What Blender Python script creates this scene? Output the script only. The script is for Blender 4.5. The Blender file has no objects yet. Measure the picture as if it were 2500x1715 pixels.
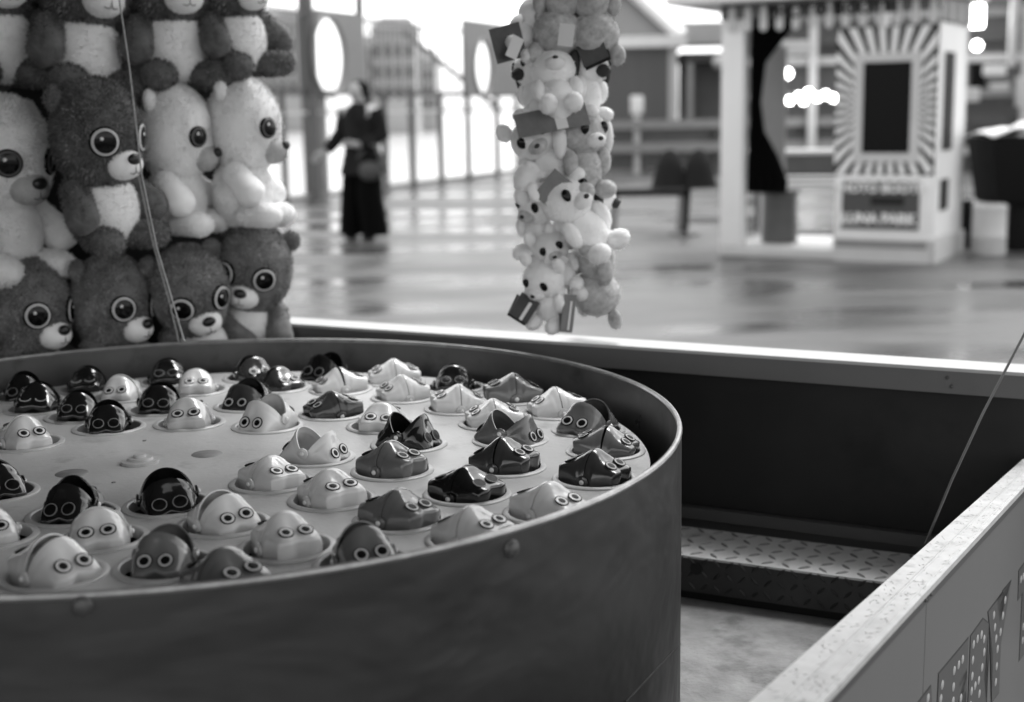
import bpy, bmesh, math, random
from mathutils import Vector, Matrix, Euler
random.seed(7)
R = math.radians

# ------------------------------------------------------------------ camera, sky, sun, exposure
sc = bpy.context.scene
CAM_H = 1.3
FPX = 3300.0                       # focal length in pixels of the 2500 px wide photograph
PITCH = math.asin(.1749)
ROLL = math.asin(-.0164/math.cos(PITCH))
FWD = Vector((0, math.cos(PITCH), -math.sin(PITCH)))
_r0 = Vector((1, 0, 0)); _u0 = Vector((0, math.sin(PITCH), math.cos(PITCH)))
RGT = math.cos(ROLL)*_r0 + math.sin(ROLL)*_u0
UPV = -math.sin(ROLL)*_r0 + math.cos(ROLL)*_u0
ORG = Vector((0, 0, CAM_H))
cd = bpy.data.cameras.new('camera'); cam = bpy.data.objects.new('camera', cd)
sc.collection.objects.link(cam); sc.camera = cam
m = Matrix.Identity(4)
for i in range(3):
    m[i][0] = RGT[i]; m[i][1] = UPV[i]; m[i][2] = -FWD[i]; m[i][3] = ORG[i]
cam.matrix_world = m
cd.sensor_width = 36; cd.lens = FPX/2500*36
cd.clip_start = .05; cd.clip_end = 6000
cd.dof.use_dof = True; cd.dof.focus_distance = 1.98; cd.dof.aperture_fstop = 3.2
cd.dof.aperture_blades = 0

SUN_EL, SUN_AZ = R(64), R(30)      # azimuth measured from +Y towards +X
w = bpy.data.worlds.new('World'); sc.world = w; w.use_nodes = True
nt = w.node_tree; nt.nodes.clear()
sky = nt.nodes.new('ShaderNodeTexSky'); sky.sky_type = 'NISHITA'; sky.sun_disc = False
sky.sun_elevation = SUN_EL; sky.sun_rotation = SUN_AZ
sky.air_density = 1.0; sky.dust_density = 1.5; sky.ozone_density = 1.0
bw = nt.nodes.new('ShaderNodeRGBToBW'); bg = nt.nodes.new('ShaderNodeBackground')
bg.inputs['Strength'].default_value = .15
wo = nt.nodes.new('ShaderNodeOutputWorld')
nt.links.new(sky.outputs[0], bw.inputs[0]); nt.links.new(bw.outputs[0], bg.inputs[0]); nt.links.new(bg.outputs[0], wo.inputs[0])
ld = bpy.data.lights.new('sun', 'SUN'); ld.energy = .8; ld.angle = R(25); ld.color = (1, 1, 1)
sun = bpy.data.objects.new('sun', ld); sc.collection.objects.link(sun)
sd = Vector((math.sin(SUN_AZ)*math.cos(SUN_EL), math.cos(SUN_AZ)*math.cos(SUN_EL), math.sin(SUN_EL)))
sun.rotation_euler = sd.to_track_quat('Z', 'Y').to_euler(); sun.location = (0, 0, 20)
sc.view_settings.view_transform = 'Standard'; sc.view_settings.look = 'None'
sc.view_settings.exposure = 1.7; sc.view_settings.gamma = 1
sc.render.engine = 'CYCLES'
sc.cycles.use_denoising = True
sc.cycles.max_bounces = 8; sc.cycles.diffuse_bounces = 4; sc.cycles.glossy_bounces = 3
sc.cycles.transmission_bounces = 2; sc.cycles.sample_clamp_indirect = 6
sc.cycles.caustics_reflective = False; sc.cycles.caustics_refractive = False

# ------------------------------------------------------------------ helpers
KD = 2500/2324.0                   # photo viewed at 2324 px -> its own 2500 px
def ray(x, y): return FWD + RGT*((x-1250)/FPX) - UPV*((y-857.5)/FPX)
def atz(x, y, z):
    d = ray(x, y); return ORG + d*((z-CAM_H)/d.z)
def atY(x, y, Y):
    d = ray(x, y); return ORG + d*(Y/d.y)
def dz(x, y, z): return atz(x*KD, y*KD, z)
def dY(x, y, Y): return atY(x*KD, y*KD, Y)

COL = sc.collection
class MB:
    def __init__(s): s.v = []; s.f = []; s.mi = []; s.cm = 0
    def add(s, vs, fs, M=None):
        o = len(s.v)
        for p in vs:
            p = Vector(p)
            if M is not None: p = M @ p
            s.v.append(p[:])
        for f in fs:
            s.f.append([o+i for i in f]); s.mi.append(s.cm)
        return s
    def box(s, c, sz, M=None, b=0.0):
        x, y, z = sz[0]/2, sz[1]/2, sz[2]/2; c = Vector(c)
        if b <= 0:
            vs = [c+Vector((sx*x, sy*y, sz_*z)) for sx in (-1, 1) for sy in (-1, 1) for sz_ in (-1, 1)]
            return s.add(vs, [(0,1,3,2),(4,6,7,5),(0,4,5,1),(2,3,7,6),(0,2,6,4),(1,5,7,3)], M)
        bm = bmesh.new(); bmesh.ops.create_cube(bm, size=1)
        for v in bm.verts: v.co = Vector((v.co.x*sz[0], v.co.y*sz[1], v.co.z*sz[2])) + c
        bmesh.ops.bevel(bm, geom=bm.edges[:], offset=b, segments=2, affect='EDGES', profile=.6)
        bm.verts.index_update()
        s.add([v.co.copy() for v in bm.verts], [[v.index for v in f.verts] for f in bm.faces], M); bm.free(); return s
    def ell(s, c, r, nu=20, nv=12, M=None, n=1.0):
        vs = []; fs = []
        for j in range(nv+1):
            t = math.pi*j/nv
            for i in range(nu):
                a = 2*math.pi*i/nu
                vs.append((c[0]+r[0]*math.sin(t)*math.cos(a), c[1]+r[1]*math.sin(t)*math.sin(a), c[2]+r[2]*math.cos(t)))
        for j in range(nv):
            for i in range(nu):
                fs.append((j*nu+i, (j+1)*nu+i, (j+1)*nu+(i+1) % nu, j*nu+(i+1) % nu))
        return s.add(vs, fs, M)
    def tube(s, pts, rad, n=10, cap=True, M=None, rz=1.0):
        pts = [Vector(p) for p in pts]
        if not hasattr(rad, '__len__'): rad = [rad]*len(pts)
        vs = []; fs = []; prev = None
        for k, p in enumerate(pts):
            t = (pts[min(k+1, len(pts)-1)]-pts[max(k-1, 0)]).normalized()
            if prev is None:
                a = t.cross(Vector((0, 0, 1)) if abs(t.z) < .9 else Vector((1, 0, 0))).normalized()
            else:
                a = (prev-t*prev.dot(t)).normalized()
            prev = a; b = t.cross(a)
            for i in range(n):
                g = 2*math.pi*i/n
                vs.append(p+(a*math.cos(g)+b*math.sin(g)*rz)*rad[k])
        for k in range(len(pts)-1):
            for i in range(n):
                fs.append((k*n+i, k*n+(i+1) % n, (k+1)*n+(i+1) % n, (k+1)*n+i))
        if cap:
            fs.append(tuple(range(n))[::-1]); fs.append(tuple((len(pts)-1)*n+i for i in range(n)))
        return s.add(vs, fs, M)
    def capsule(s, p0, p1, r0, r1, n=12, M=None):
        p0 = Vector(p0); p1 = Vector(p1); d = (p1-p0).normalized()
        pts = []; rs = []
        for k in range(5):
            a = math.pi/2*(1-k/4); pts.append(p0-d*r0*math.sin(a)); rs.append(max(r0*math.cos(a), .0004))
        for k in range(5):
            a = math.pi/2*k/4; pts.append(p1+d*r1*math.sin(a)); rs.append(max(r1*math.cos(a), .0004))
        return s.tube(pts, rs, n, True, M)
    def lathe(s, prof, n=32, M=None, close=False):
        vs = []; fs = []; k = len(prof)
        for r, z in prof:
            for i in range(n):
                a = 2*math.pi*i/n; vs.append((r*math.cos(a), r*math.sin(a), z))
        for j in range(k-1 if not close else k):
            j2 = (j+1) % k
            for i in range(n):
                fs.append((j*n+i, j*n+(i+1) % n, j2*n+(i+1) % n, j2*n+i))
        return s.add(vs, fs, M)
    def poly(s, pts, th, nrm, M=None):
        pts = [Vector(p) for p in pts]; nrm = Vector(nrm); n = len(pts)
        vs = pts+[p+nrm*th for p in pts]
        fs = [tuple(range(n))[::-1], tuple(range(n, 2*n))]
        for i in range(n): fs.append((i, (i+1) % n, n+(i+1) % n, n+i))
        return s.add(vs, fs, M)
    def mesh(s, name, mats, smooth=True, ang=40):
        me = bpy.data.meshes.new(name); me.from_pydata(s.v, [], s.f)
        if not isinstance(mats, (list, tuple)): mats = [mats]
        for m_ in mats: me.materials.append(m_)
        me.polygons.foreach_set('material_index', s.mi)
        me.update()
        bm = bmesh.new(); bm.from_mesh(me); bmesh.ops.recalc_face_normals(bm, faces=bm.faces[:]); bm.to_mesh(me); bm.free()
        if smooth:
            me.polygons.foreach_set('use_smooth', [True]*len(me.polygons))
            me.set_sharp_from_angle(angle=R(ang))
        return me
    def build(s, name, mats, parent=None, smooth=True, ang=40, loc=None, M=None):
        return link(name, s.mesh(name, mats, smooth, ang), parent, M)

def link(name, me, parent=None, M=None):
    o = bpy.data.objects.new(name, me); COL.objects.link(o)
    if parent is not None: o.parent = parent
    if M is not None: o.matrix_local = M
    return o
def empty(name, M=None, label=None, cat=None, group=None):
    o = bpy.data.objects.new(name, None); COL.objects.link(o); o.empty_display_size = .05
    if M is not None: o.matrix_world = M
    tag(o, label, cat, group); return o
def tag(o, label=None, cat=None, group=None, kind=None):
    if label: o['label'] = label
    if cat: o['category'] = cat
    if group: o['group'] = group
    if kind: o['kind'] = kind
    return o
def T(loc, rz=0, rx=0, ry=0, s=1):
    return Matrix.Translation(Vector(loc)) @ Euler((rx, ry, rz)).to_matrix().to_4x4() @ Matrix.Scale(s, 4)
def text_mesh(txt, size, depth, mat, bold=0.0):
    cu = bpy.data.curves.new('lettering', 'FONT'); cu.body = txt; cu.size = size; cu.extrude = depth; cu.offset = bold
    cu.align_x = 'CENTER'; cu.align_y = 'CENTER'; cu.resolution_u = 3
    ob = bpy.data.objects.new('lettering_source', cu); COL.objects.link(ob)
    dg = bpy.context.evaluated_depsgraph_get()
    me = bpy.data.meshes.new_from_object(ob.evaluated_get(dg)); bpy.data.objects.remove(ob)
    me.materials.clear(); me.materials.append(mat); return me

# ------------------------------------------------------------------ materials (all neutral greys: black and white film)
def mat(name, g, rough=.5, var=0.0, vscale=8.0, bump=0.0, bscale=40.0, metal=0.0, coat=0.0, spec=.5, rvar=0.0, sheen=0.0, det=4.0, stain=0.0, stscale=3.0, emit=0.0, g2=None):
    M = bpy.data.materials.new(name); M.use_nodes = True
    t = M.node_tree; p = t.nodes['Principled BSDF']
    p.inputs['Base Color'].default_value = (g, g, g, 1); p.inputs['Roughness'].default_value = rough
    p.inputs['Metallic'].default_value = metal; p.inputs['Specular IOR Level'].default_value = spec
    p.inputs['Coat Weight'].default_value = coat; p.inputs['Coat Roughness'].default_value = .08
    if sheen: p.inputs['Sheen Weight'].default_value = sheen; p.inputs['Sheen Roughness'].default_value = .5
    if emit: p.inputs['Emission Color'].default_value = (1, 1, 1, 1); p.inputs['Emission Strength'].default_value = emit
    tc = t.nodes.new('ShaderNodeTexCoord'); co = tc.outputs['Object']
    def noise(sc_, d=det):
        n = t.nodes.new('ShaderNodeTexNoise'); n.inputs['Scale'].default_value = sc_; n.inputs['Detail'].default_value = d
        n.inputs['Roughness'].default_value = .6; t.links.new(co, n.inputs['Vector']); return n.outputs['Fac']
    if var or stain:
        r = t.nodes.new('ShaderNodeMapRange'); r.inputs['From Min'].default_value = .25; r.inputs['From Max'].default_value = .75
        r.inputs['To Min'].default_value = max(g*(1-var), .002); r.inputs['To Max'].default_value = (g2 if g2 is not None else min(g*(1+var), .9))
        t.links.new(noise(vscale), r.inputs['Value']); out = r.outputs['Result']
        if stain:
            r2 = t.nodes.new('ShaderNodeMapRange'); r2.inputs['From Min'].default_value = .56; r2.inputs['From Max'].default_value = .72
            r2.inputs['To Min'].default_value = 1.0; r2.inputs['To Max'].default_value = 1-stain
            t.links.new(noise(stscale, 8.0), r2.inputs['Value'])
            mu = t.nodes.new('ShaderNodeMath'); mu.operation = 'MULTIPLY'; t.links.new(out, mu.inputs[0]); t.links.new(r2.outputs['Result'], mu.inputs[1]); out = mu.outputs[0]
        t.links.new(out, p.inputs['Base Color'])
    if rvar:
        r = t.nodes.new('ShaderNodeMapRange'); r.inputs['From Min'].default_value = .3; r.inputs['From Max'].default_value = .7
        r.inputs['To Min'].default_value = max(rough-rvar, .02); r.inputs['To Max'].default_value = min(rough+rvar, 1)
        t.links.new(noise(vscale*.7), r.inputs['Value']); t.links.new(r.outputs['Result'], p.inputs['Roughness'])
    if bump:
        b = t.nodes.new('ShaderNodeBump'); b.inputs['Strength'].default_value = bump; b.inputs['Distance'].default_value = .01
        t.links.new(noise(bscale), b.inputs['Height']); t.links.new(b.outputs['Normal'], p.inputs['Normal'])
    return M

def wet_ground():
    M = mat('wet_paving', .2, .3); t = M.node_tree; p = t.nodes['Principled BSDF']; N = t.nodes.new; L = t.links.new
    tc = N('ShaderNodeTexCoord')
    mp = N('ShaderNodeMapping'); mp.inputs['Scale'].default_value = (.35, 1.0, 1); L(tc.outputs['Object'], mp.inputs['Vector'])
    n1 = N('ShaderNodeTexNoise'); n1.inputs['Scale'].default_value = 1.1; n1.inputs['Detail'].default_value = 5; L(mp.outputs[0], n1.inputs['Vector'])
    n2 = N('ShaderNodeTexNoise'); n2.inputs['Scale'].default_value = 60; n2.inputs['Detail'].default_value = 3; L(tc.outputs['Object'], n2.inputs['Vector'])
    a = N('ShaderNodeMapRange'); a.inputs['From Min'].default_value = .35; a.inputs['From Max'].default_value = .65
    a.inputs['To Min'].default_value = .03; a.inputs['To Max'].default_value = .10; L(n1.outputs['Fac'], a.inputs['Value'])
    m2 = N('ShaderNodeMapRange'); m2.inputs['To Min'].default_value = .4; m2.inputs['To Max'].default_value = 1.6; p.inputs['Specular IOR Level'].default_value = .38; L(n2.outputs['Fac'], m2.inputs['Value'])
    mu = N('ShaderNodeMath'); mu.operation = 'MULTIPLY'; L(a.outputs[0], mu.inputs[0]); L(m2.outputs[0], mu.inputs[1]); L(mu.outputs[0], p.inputs['Base Color'])
    r = N('ShaderNodeMapRange'); r.inputs['From Min'].default_value = .38; r.inputs['From Max'].default_value = .6
    r.inputs['To Min'].default_value = .16; r.inputs['To Max'].default_value = .55; L(n1.outputs['Fac'], r.inputs['Value']); L(r.outputs[0], p.inputs['Roughness'])
    b = N('ShaderNodeBump'); b.inputs['Strength'].default_value = .22; b.inputs['Distance'].default_value = .004; L(n2.outputs['Fac'], b.inputs['Height']); L(b.outputs[0], p.inputs['Normal'])
    return M

M_ground = wet_ground()
M_water = mat('harbour_water', .45, .25, bump=.15, bscale=1.2)
M_black = mat('black_paint', .005, .6, spec=.15)
M_board = mat('black_board', .008, .8)
M_hole = mat('dark_well', .01, .8)
M_disc = mat('painted_disc', .48, .42, var=.14, vscale=7, bump=.08, bscale=120, stain=.4, stscale=13, rvar=.1)
M_collar = mat('collar_plastic', .48, .35, var=.08, vscale=30, stain=.25, stscale=25)
M_spot = mat('worn_spot', .2, .5, var=.2, vscale=60)
def vinyl():
    M = mat('tub_vinyl', .036, .5, var=.35, vscale=4.2, rvar=.14, stain=.4, stscale=7); t = M.node_tree; N = t.nodes.new; L = t.links.new
    tc = N('ShaderNodeTexCoord'); mp = N('ShaderNodeMapping'); mp.inputs['Rotation'].default_value = (.5, .6, .3); mp.inputs['Scale'].default_value = (1.6, 4, 4.5); L(tc.outputs['Object'], mp.inputs[0])
    n1 = N('ShaderNodeTexNoise'); n1.inputs['Scale'].default_value = 1.7; n1.inputs['Detail'].default_value = 3; n1.inputs['Distortion'].default_value = .2; L(mp.outputs[0], n1.inputs['Vector'])
    b = N('ShaderNodeBump'); b.inputs['Strength'].default_value = .42; b.inputs['Distance'].default_value = .03; L(n1.outputs['Fac'], b.inputs['Height']); L(b.outputs[0], t.nodes['Principled BSDF'].inputs['Normal'])
    return M
M_tub = vinyl()
M_tubin = mat('tub_inner_metal', .065, .38, var=.35, vscale=9, rvar=.12, stain=.6, stscale=14)
M_rim = mat('worn_rim_edge', .34, .3, var=.3, vscale=40, metal=.6)
M_bolt = mat('dark_bolt', .07, .4, var=.2, vscale=60)
M_alu = mat('tread_aluminium', .56, .45, var=.14, vscale=30, metal=.15, rvar=.1, stain=.35, stscale=35)
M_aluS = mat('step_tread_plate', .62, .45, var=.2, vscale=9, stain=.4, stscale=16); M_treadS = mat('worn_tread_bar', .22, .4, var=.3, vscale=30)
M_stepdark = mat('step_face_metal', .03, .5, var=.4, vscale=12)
M_fascia = mat('ledge_fascia', .12, .45, var=.08, vscale=6)
M_ledge = mat('ledge_top', .42, .5, var=.05, vscale=8)
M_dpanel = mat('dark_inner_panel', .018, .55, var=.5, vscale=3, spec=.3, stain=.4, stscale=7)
M_floor = mat('stall_floor', .24, .7, var=.4, vscale=14, stain=.6, stscale=9, bump=.5, bscale=60)
M_panel = mat('painted_panel', .135, .5, var=.04, vscale=5)
M_trim = mat('panel_trim', .055, .45)
M_letter = mat('letter_print', .07, .5)
M_letter2 = mat('letter_edge_print', .016, .5)
M_bulb = mat('printed_bulb', .4, .4)
M_roof = mat('stall_roof', .12, .8)
M_cord = mat('cord', .32, .6, var=.2, vscale=80)
FISH = {'L': mat('pale_fish_plastic', .64, .24, coat=.4, var=.05, vscale=25),
        'G': mat('light_grey_fish_plastic', .46, .24, coat=.4, var=.05, vscale=25),
        'M': mat('mid_fish_plastic', .13, .2, coat=.5, var=.08, vscale=25),
        'D': mat('dark_fish_plastic', .04, .18, coat=.5, var=.1, vscale=25),
        'K': mat('black_fish_plastic', .010, .15, coat=.5)}
M_eyeb = mat('eye_black', .004, .4, spec=.15); M_eyew = mat('eye_white', .5, .5, spec=.25); M_eyek = mat('eye_outline', .22, .5, spec=.25)
M_pin = mat('hinge_pin', .8, .25)
M_furD = mat('dark_plush', .10, .9, var=.6, vscale=30, sheen=.2)
M_furM = mat('grey_plush', .15, .9, var=.45, vscale=22, sheen=.3)
M_furL = mat('pale_plush', .80, .9, var=.10, vscale=20, sheen=.3)
M_furW = mat('white_plush', .88, .9, var=.06, vscale=20, sheen=.2)
M_furG = mat('speckled_plush', .46, .9, var=.35, vscale=120, sheen=.2)
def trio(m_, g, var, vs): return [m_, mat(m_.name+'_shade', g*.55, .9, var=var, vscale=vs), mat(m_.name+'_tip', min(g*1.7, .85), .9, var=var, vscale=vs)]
M_muz = mat('muzzle_plush', .40, .9, var=.12, vscale=40)
M_nose = mat('toy_nose', .012, .35)
M_iris = mat('toy_iris', .5, .35, spec=.2); M_irisd = mat('toy_iris_dull', .10, .35, spec=.2); M_pupil = mat('toy_pupil', .004, .12, spec=.22)
M_card = mat('tag_card', .17, .5, var=.15, vscale=60); M_cardD = mat('dark_tag_card', .03, .4, var=.4, vscale=60)
M_label = mat('paper_label', .7, .6)
M_white = mat('white_paint', .86, .45, var=.04, vscale=4)
M_pale = mat('pale_paint', .58, .5, var=.06, vscale=5)
M_grey = mat('grey_paint', .25, .5, var=.1, vscale=4)
M_dgrey = mat('dark_grey_paint', .08, .5, var=.15, vscale=4)
M_drape = mat('drape_cloth', .025, .9, spec=.1)
M_plate = mat('sign_plate', .09, .6, spec=.2)
M_dark = mat('dark_recess', .03, .7, spec=.15)
M_steel = mat('dark_steel', .09, .45)
M_shingle = mat('roof_shingle', .13, .8, var=.12, vscale=14)
M_wallb = mat('boarded_wall', .14, .7, var=.12, vscale=6)
M_coat = mat('black_coat', .016, .9, var=.5, vscale=9, spec=.1); M_trous = mat('black_trousers', .003, .9, spec=.08)
M_skin = mat('skin', .42, .6); M_hair = mat('dark_scarf', .004, .8, spec=.1)
M_bag = mat('grey_bag', .06, .7, var=.3, vscale=20)
M_cloth = mat('black_cloth', .004, .9, spec=.08)
M_lamp = mat('lit_lamp', .8, .4, emit=6.0)
M_screen = mat('dark_screen', .004, .3, spec=.1)
M_far = mat('far_wall', .4, .8, var=.1, vscale=.2); M_farroof = mat('far_roof', .2, .8); M_glassd = mat('dark_glass', .05, .15)

# ------------------------------------------------------------------ the setting: ground and water
QP = Vector((-2.97, 20.5, 0)); QD = Vector((.38, .925, 0)).normalized(); QN = Vector((-QD.y, QD.x, 0))   # quay line, normal to the water
a = QP - QD*60 + QN*.5; b = QP + QD*1800 + QN*.5
mb = MB(); mb.add([a, a+Vector((900, -200, 0)), b+Vector((2500, 0, 0)), b], [(0, 1, 2, 3)])
mb.add([a, b, b+Vector((0, 0, -3)), a+Vector((0, 0, -3))], [(0, 1, 2, 3)])
tag(mb.build('ground', M_ground, smooth=False), kind='structure')
mb = MB(); c0 = a - QN*2; c1 = b - QN*2
mb.add([c0+Vector((0, 0, -1.6)), c1+Vector((0, 0, -1.6)), c1+QN*2500+Vector((0, 0, -1.6)), c0+QN*2500+Vector((0, 0, -1.6))], [(0, 1, 2, 3)])
tag(mb.build('water', M_water, smooth=False), kind='structure')

# ------------------------------------------------------------------ the stall (trailer floor, two counters, roof, backing board)
ZC = .85; ZF = .415; ZS = .50; ZN = .70
def lp(x, y, z): p = atz(x, y, z); return Vector((p.x, p.y, 0))
fo0, fo1 = lp(700, 774, ZC), lp(2500, 890, ZC); fi0, fi1 = lp(700, 790, ZC), lp(2500, 906, ZC)
dF = (fo1-fo0).normalized(); nF = Vector((-dF.y, dF.x, 0))
no0, no1 = lp(2010, 1715, ZN), lp(2500, 1189, ZN); ni0, ni1 = lp(1829, 1715, ZN), lp(2500, 1119, ZN)
dN = (ni1-ni0).normalized(); nN = Vector((dN.y, -dN.x, 0))
def meet(p, d, q, e):
    den = d.x*e.y-d.y*e.x; t = ((q.x-p.x)*e.y-(q.y-p.y)*e.x)/den; return p+d*t
Z = lambda z: Vector((0, 0, z))
corner = meet(fi0, dF, ni0, dN); cornerO = meet(fo0, dF, no0, (no1-no0).normalized())
wF = (fo0-fi0).dot(nF); 
stall = empty('fishing_game_stall', T((0, 0, 0)), 'open trailer stall with metal counters around the fishing game tub', 'stall')
# far counter
fL = fi0 - dF*1.9
def strip(name, p, q, nrm, width, z0, z1, m_, parent=stall, sm=False):
    mb = MB(); e = nrm*width
    mb.add([p+Z(z0), q+Z(z0), q+e+Z(z0), p+e+Z(z0), p+Z(z1), q+Z(z1), q+e+Z(z1), p+e+Z(z1)],
           [(3,2,1,0),(4,5,6,7),(0,1,5,4),(1,2,6,5),(2,3,7,6),(3,0,4,7)])
    return mb.build(name, m_, parent, smooth=sm)
strip('counter_top', fL, corner, nF, wF, ZC-.006, ZC, M_ledge)
o = strip('counter_fascia', fL+nF*.003, corner+nF*.003, nF, .03, ZC-.046, ZC-.0065, M_fascia)
for xx in (2299, 2299):
    pass
mb = MB()
for yy in (906+20, 906+33):
    p = atz(2299, yy-13, ZC-.0); q = fi0+dF*((p-fi0).dot(dF)); zz = ZC-.018 if yy < 930 else ZC-.033
    mb.ell((q+nF*.003+Z(zz))[:], (.0035, .0035, .0035), 8, 6)
mb.build('rivet', M_bolt, o)
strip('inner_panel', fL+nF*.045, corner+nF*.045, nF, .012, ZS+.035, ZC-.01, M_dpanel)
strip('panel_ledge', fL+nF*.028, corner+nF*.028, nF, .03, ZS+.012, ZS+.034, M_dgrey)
strip('outer_panel', fL+nF*(wF-.012), corner+nF*(wF-.012), nF, .012, .12, ZC-.0065, M_panel)
# diamond plate step along the far counter
s0, s1 = lp(1683, 1358, ZS), lp(2134, 1418, ZS); dS = (s1-s0).normalized(); nS = Vector((-dS.y, dS.x, 0))
sw = .165; sL = s0-dS*.9; sR = meet(s0, dS, ni0, dN)-dS*.012; sLen = (sR-sL).length
st = strip('step_plate', sL, sR, nS, sw, ZS-.004, ZS, M_aluS)
def treads(name, org, du, dv, up, nu, nv, pitch, ln, wd, ht, m_, parent, jit=.0, ang=45):
    mb = MB()
    for i in range(nu):
        for j in range(nv):
            c = org+du*(i+.5)*pitch+dv*(j+.5)*pitch
            g = R(ang if (i+j) % 2 else -ang)+random.uniform(-jit, jit)
            d = du*math.cos(g)+dv*math.sin(g); e = up.cross(d)
            vs = [c-d*ln, c-d*ln*.4+e*wd, c+d*ln*.4+e*wd, c+d*ln, c+d*ln*.4-e*wd, c-d*ln*.4-e*wd]
            k = [c-d*ln*.55+up*ht, c+d*ln*.55+up*ht]
            mb.add(vs+k, [(0,1,6),(1,2,7,6),(2,3,7),(3,4,7),(4,5,6,7),(5,0,6)])
    return tag(mb.build(name, m_, parent, smooth=False), kind='stuff')
treads('tread_pattern', sL+Z(ZS), dS, nS, Vector((0, 0, 1)), int(sLen/.033), 5, .033, .014, .0035, .003, M_treadS, st)
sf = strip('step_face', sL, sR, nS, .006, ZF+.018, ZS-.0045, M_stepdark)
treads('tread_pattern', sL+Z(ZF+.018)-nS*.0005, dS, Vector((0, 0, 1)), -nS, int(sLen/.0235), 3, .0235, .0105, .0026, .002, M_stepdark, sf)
mb = MB(); q = atY(1703, 1400, (s0.y)); q = s0+dS*((Vector((q.x, q.y, 0))-s0).dot(dS))
mb.lathe([(0, 0), (.011, 0), (.012, .004)], 20, Matrix.Translation(q-nS*.003+Z(.478)) @ nS.to_track_quat('Z', 'Y').to_matrix().to_4x4())
mb.build('bolt_hole', M_hole, sf)
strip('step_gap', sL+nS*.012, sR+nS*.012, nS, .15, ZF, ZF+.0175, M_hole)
# near counter with tread plate top, trim band, sign panel
dO = (no1-no0).normalized()
nL = ni0-dN*1.0; nOL = no0-dO*1.0
mb = MB(); pts = [nL, corner, cornerO, nOL]
wtop = .002
mb.add([p+Z(ZN) for p in pts]+[p+Z(ZN-.008) for p in pts], [(0,3,2,1),(4,5,6,7),(0,1,5,4),(1,2,6,5),(2,3,7,6),(3,0,4,7)])
nt_ = mb.build('counter_top', M_alu, stall, smooth=False)
wN = .045
mb = MB()
for k in range(620):
    u = random.uniform(0, 1); v = random.uniform(.06, .94)
    p = nL.lerp(corner, u).lerp(nOL.lerp(cornerO, u), v)
    g = random.choice((1, -1))*random.uniform(.5, .95); d = dN*math.cos(g)+nN*math.sin(g); e = Vector((-d.y, d.x, 0)); l = random.uniform(.0025, .0065); wd = .0012
    c = p+Z(ZN)
    mb.add([c-d*l, c+e*wd, c+d*l, c-e*wd, c+Z(.0009)], [(0,1,4),(1,2,4),(2,3,4),(3,0,4)])
tag(mb.build('tread_pattern', M_alu, nt_, smooth=False), kind='stuff')
for v in (.46, .53, .86):
    mb = MB(); mb.tube([nL.lerp(nOL, v)+Z(ZN), corner.lerp(cornerO, v)+Z(ZN)], .0011, 6); mb.build('ridge', M_alu, nt_)
nP = Vector((dO.y, -dO.x, 0))          # outward normal of the sign panel
def onp(x, y, off=0.0):
    d = ray(x, y); n = nP; p0 = no0-nP*.004
    t = (p0-ORG).dot(n)/d.dot(n); return ORG+d*t+n*off
zt = ZN-.021
j = onp(2150+378/3.4286, 1250+900/3.4286)        # panel joint
js = (Vector((j.x, j.y, 0))-no0).dot(dO)
for a_, b_ in ((-1.0, js-.001), (js+.001, (cornerO-no0).dot(dO))):
    pa, pb = no0+dO*a_-nP*.016, no0+dO*b_-nP*.016
    strip('sign_panel', pa, pb, nP, .012, .12, zt-.0005, M_panel)
    tb = strip('trim_band', pa+nP*.001, pb+nP*.001, nP, .0125, zt, ZN-.0085, M_trim)
strip('panel_joint', no0+dO*(js-.001)-nP*.012, no0+dO*(js+.001)-nP*.012, nP, .004, .12, ZN-.0086, M_hole)
for sx in (-.012, .012):
    mb = MB(); q = no0+dO*(js+sx)-nP*.0025+Z((zt+ZN)/2-.003); mb.ell(q[:], (.0028, .0028, .0028), 10, 6); mb.build('screw', M_bolt, stall)
def zp(x, y): return (2150+x/3.4286, 1250+y/3.4286)
LET = {'V': [(150,1900),(225,1700),(420,1445),(428,1610),(330,1900)],
       'E': [(480,1350),(735,1045),(728,1230),(722,1330),(655,1410),(655,1450),(722,1375),(718,1500),(640,1620),(640,1720),(715,1650),(712,1760),(450,1990)],
       'R': [(748,1035),(855,885),(903,925),(908,1130),(890,1290),(866,1390),(885,1650),(820,1760),(800,1600),(780,1600),(775,1800),(715,1850)],
       'Y': [(893,835),(975,725),(992,900),(1020,655),(1092,568),(1045,830),(1005,1090),(990,1515),(922,1610),(934,1200),(905,960)],
       'T': [(1152,490),(1200,423),(1200,1190),(1155,1255),(1180,690),(1145,745)]}
DOT = {'Y': [(1037,738),(1018,868),(997,1005),(942,865),(950,965),(960,1060),(972,1148),(965,1292),(957,1425)],
       'R': [(772,1110),(805,1063),(838,1028),(860,1065),(860,1172),(765,1240),(843,1302),(760,1375),(815,1410),(785,1455),(755,1500),(820,1522),(745,1620)],
       'E': [(680,1235),(647,1280),(610,1328),(510,1448),(603,1465),(497,1565),(665,1560),(600,1585),(490,1680)],
       'V': [(390,1560)],
       'T': [(1170,565),(1190,540),(1184,1075),(1189,960)]}
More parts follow.
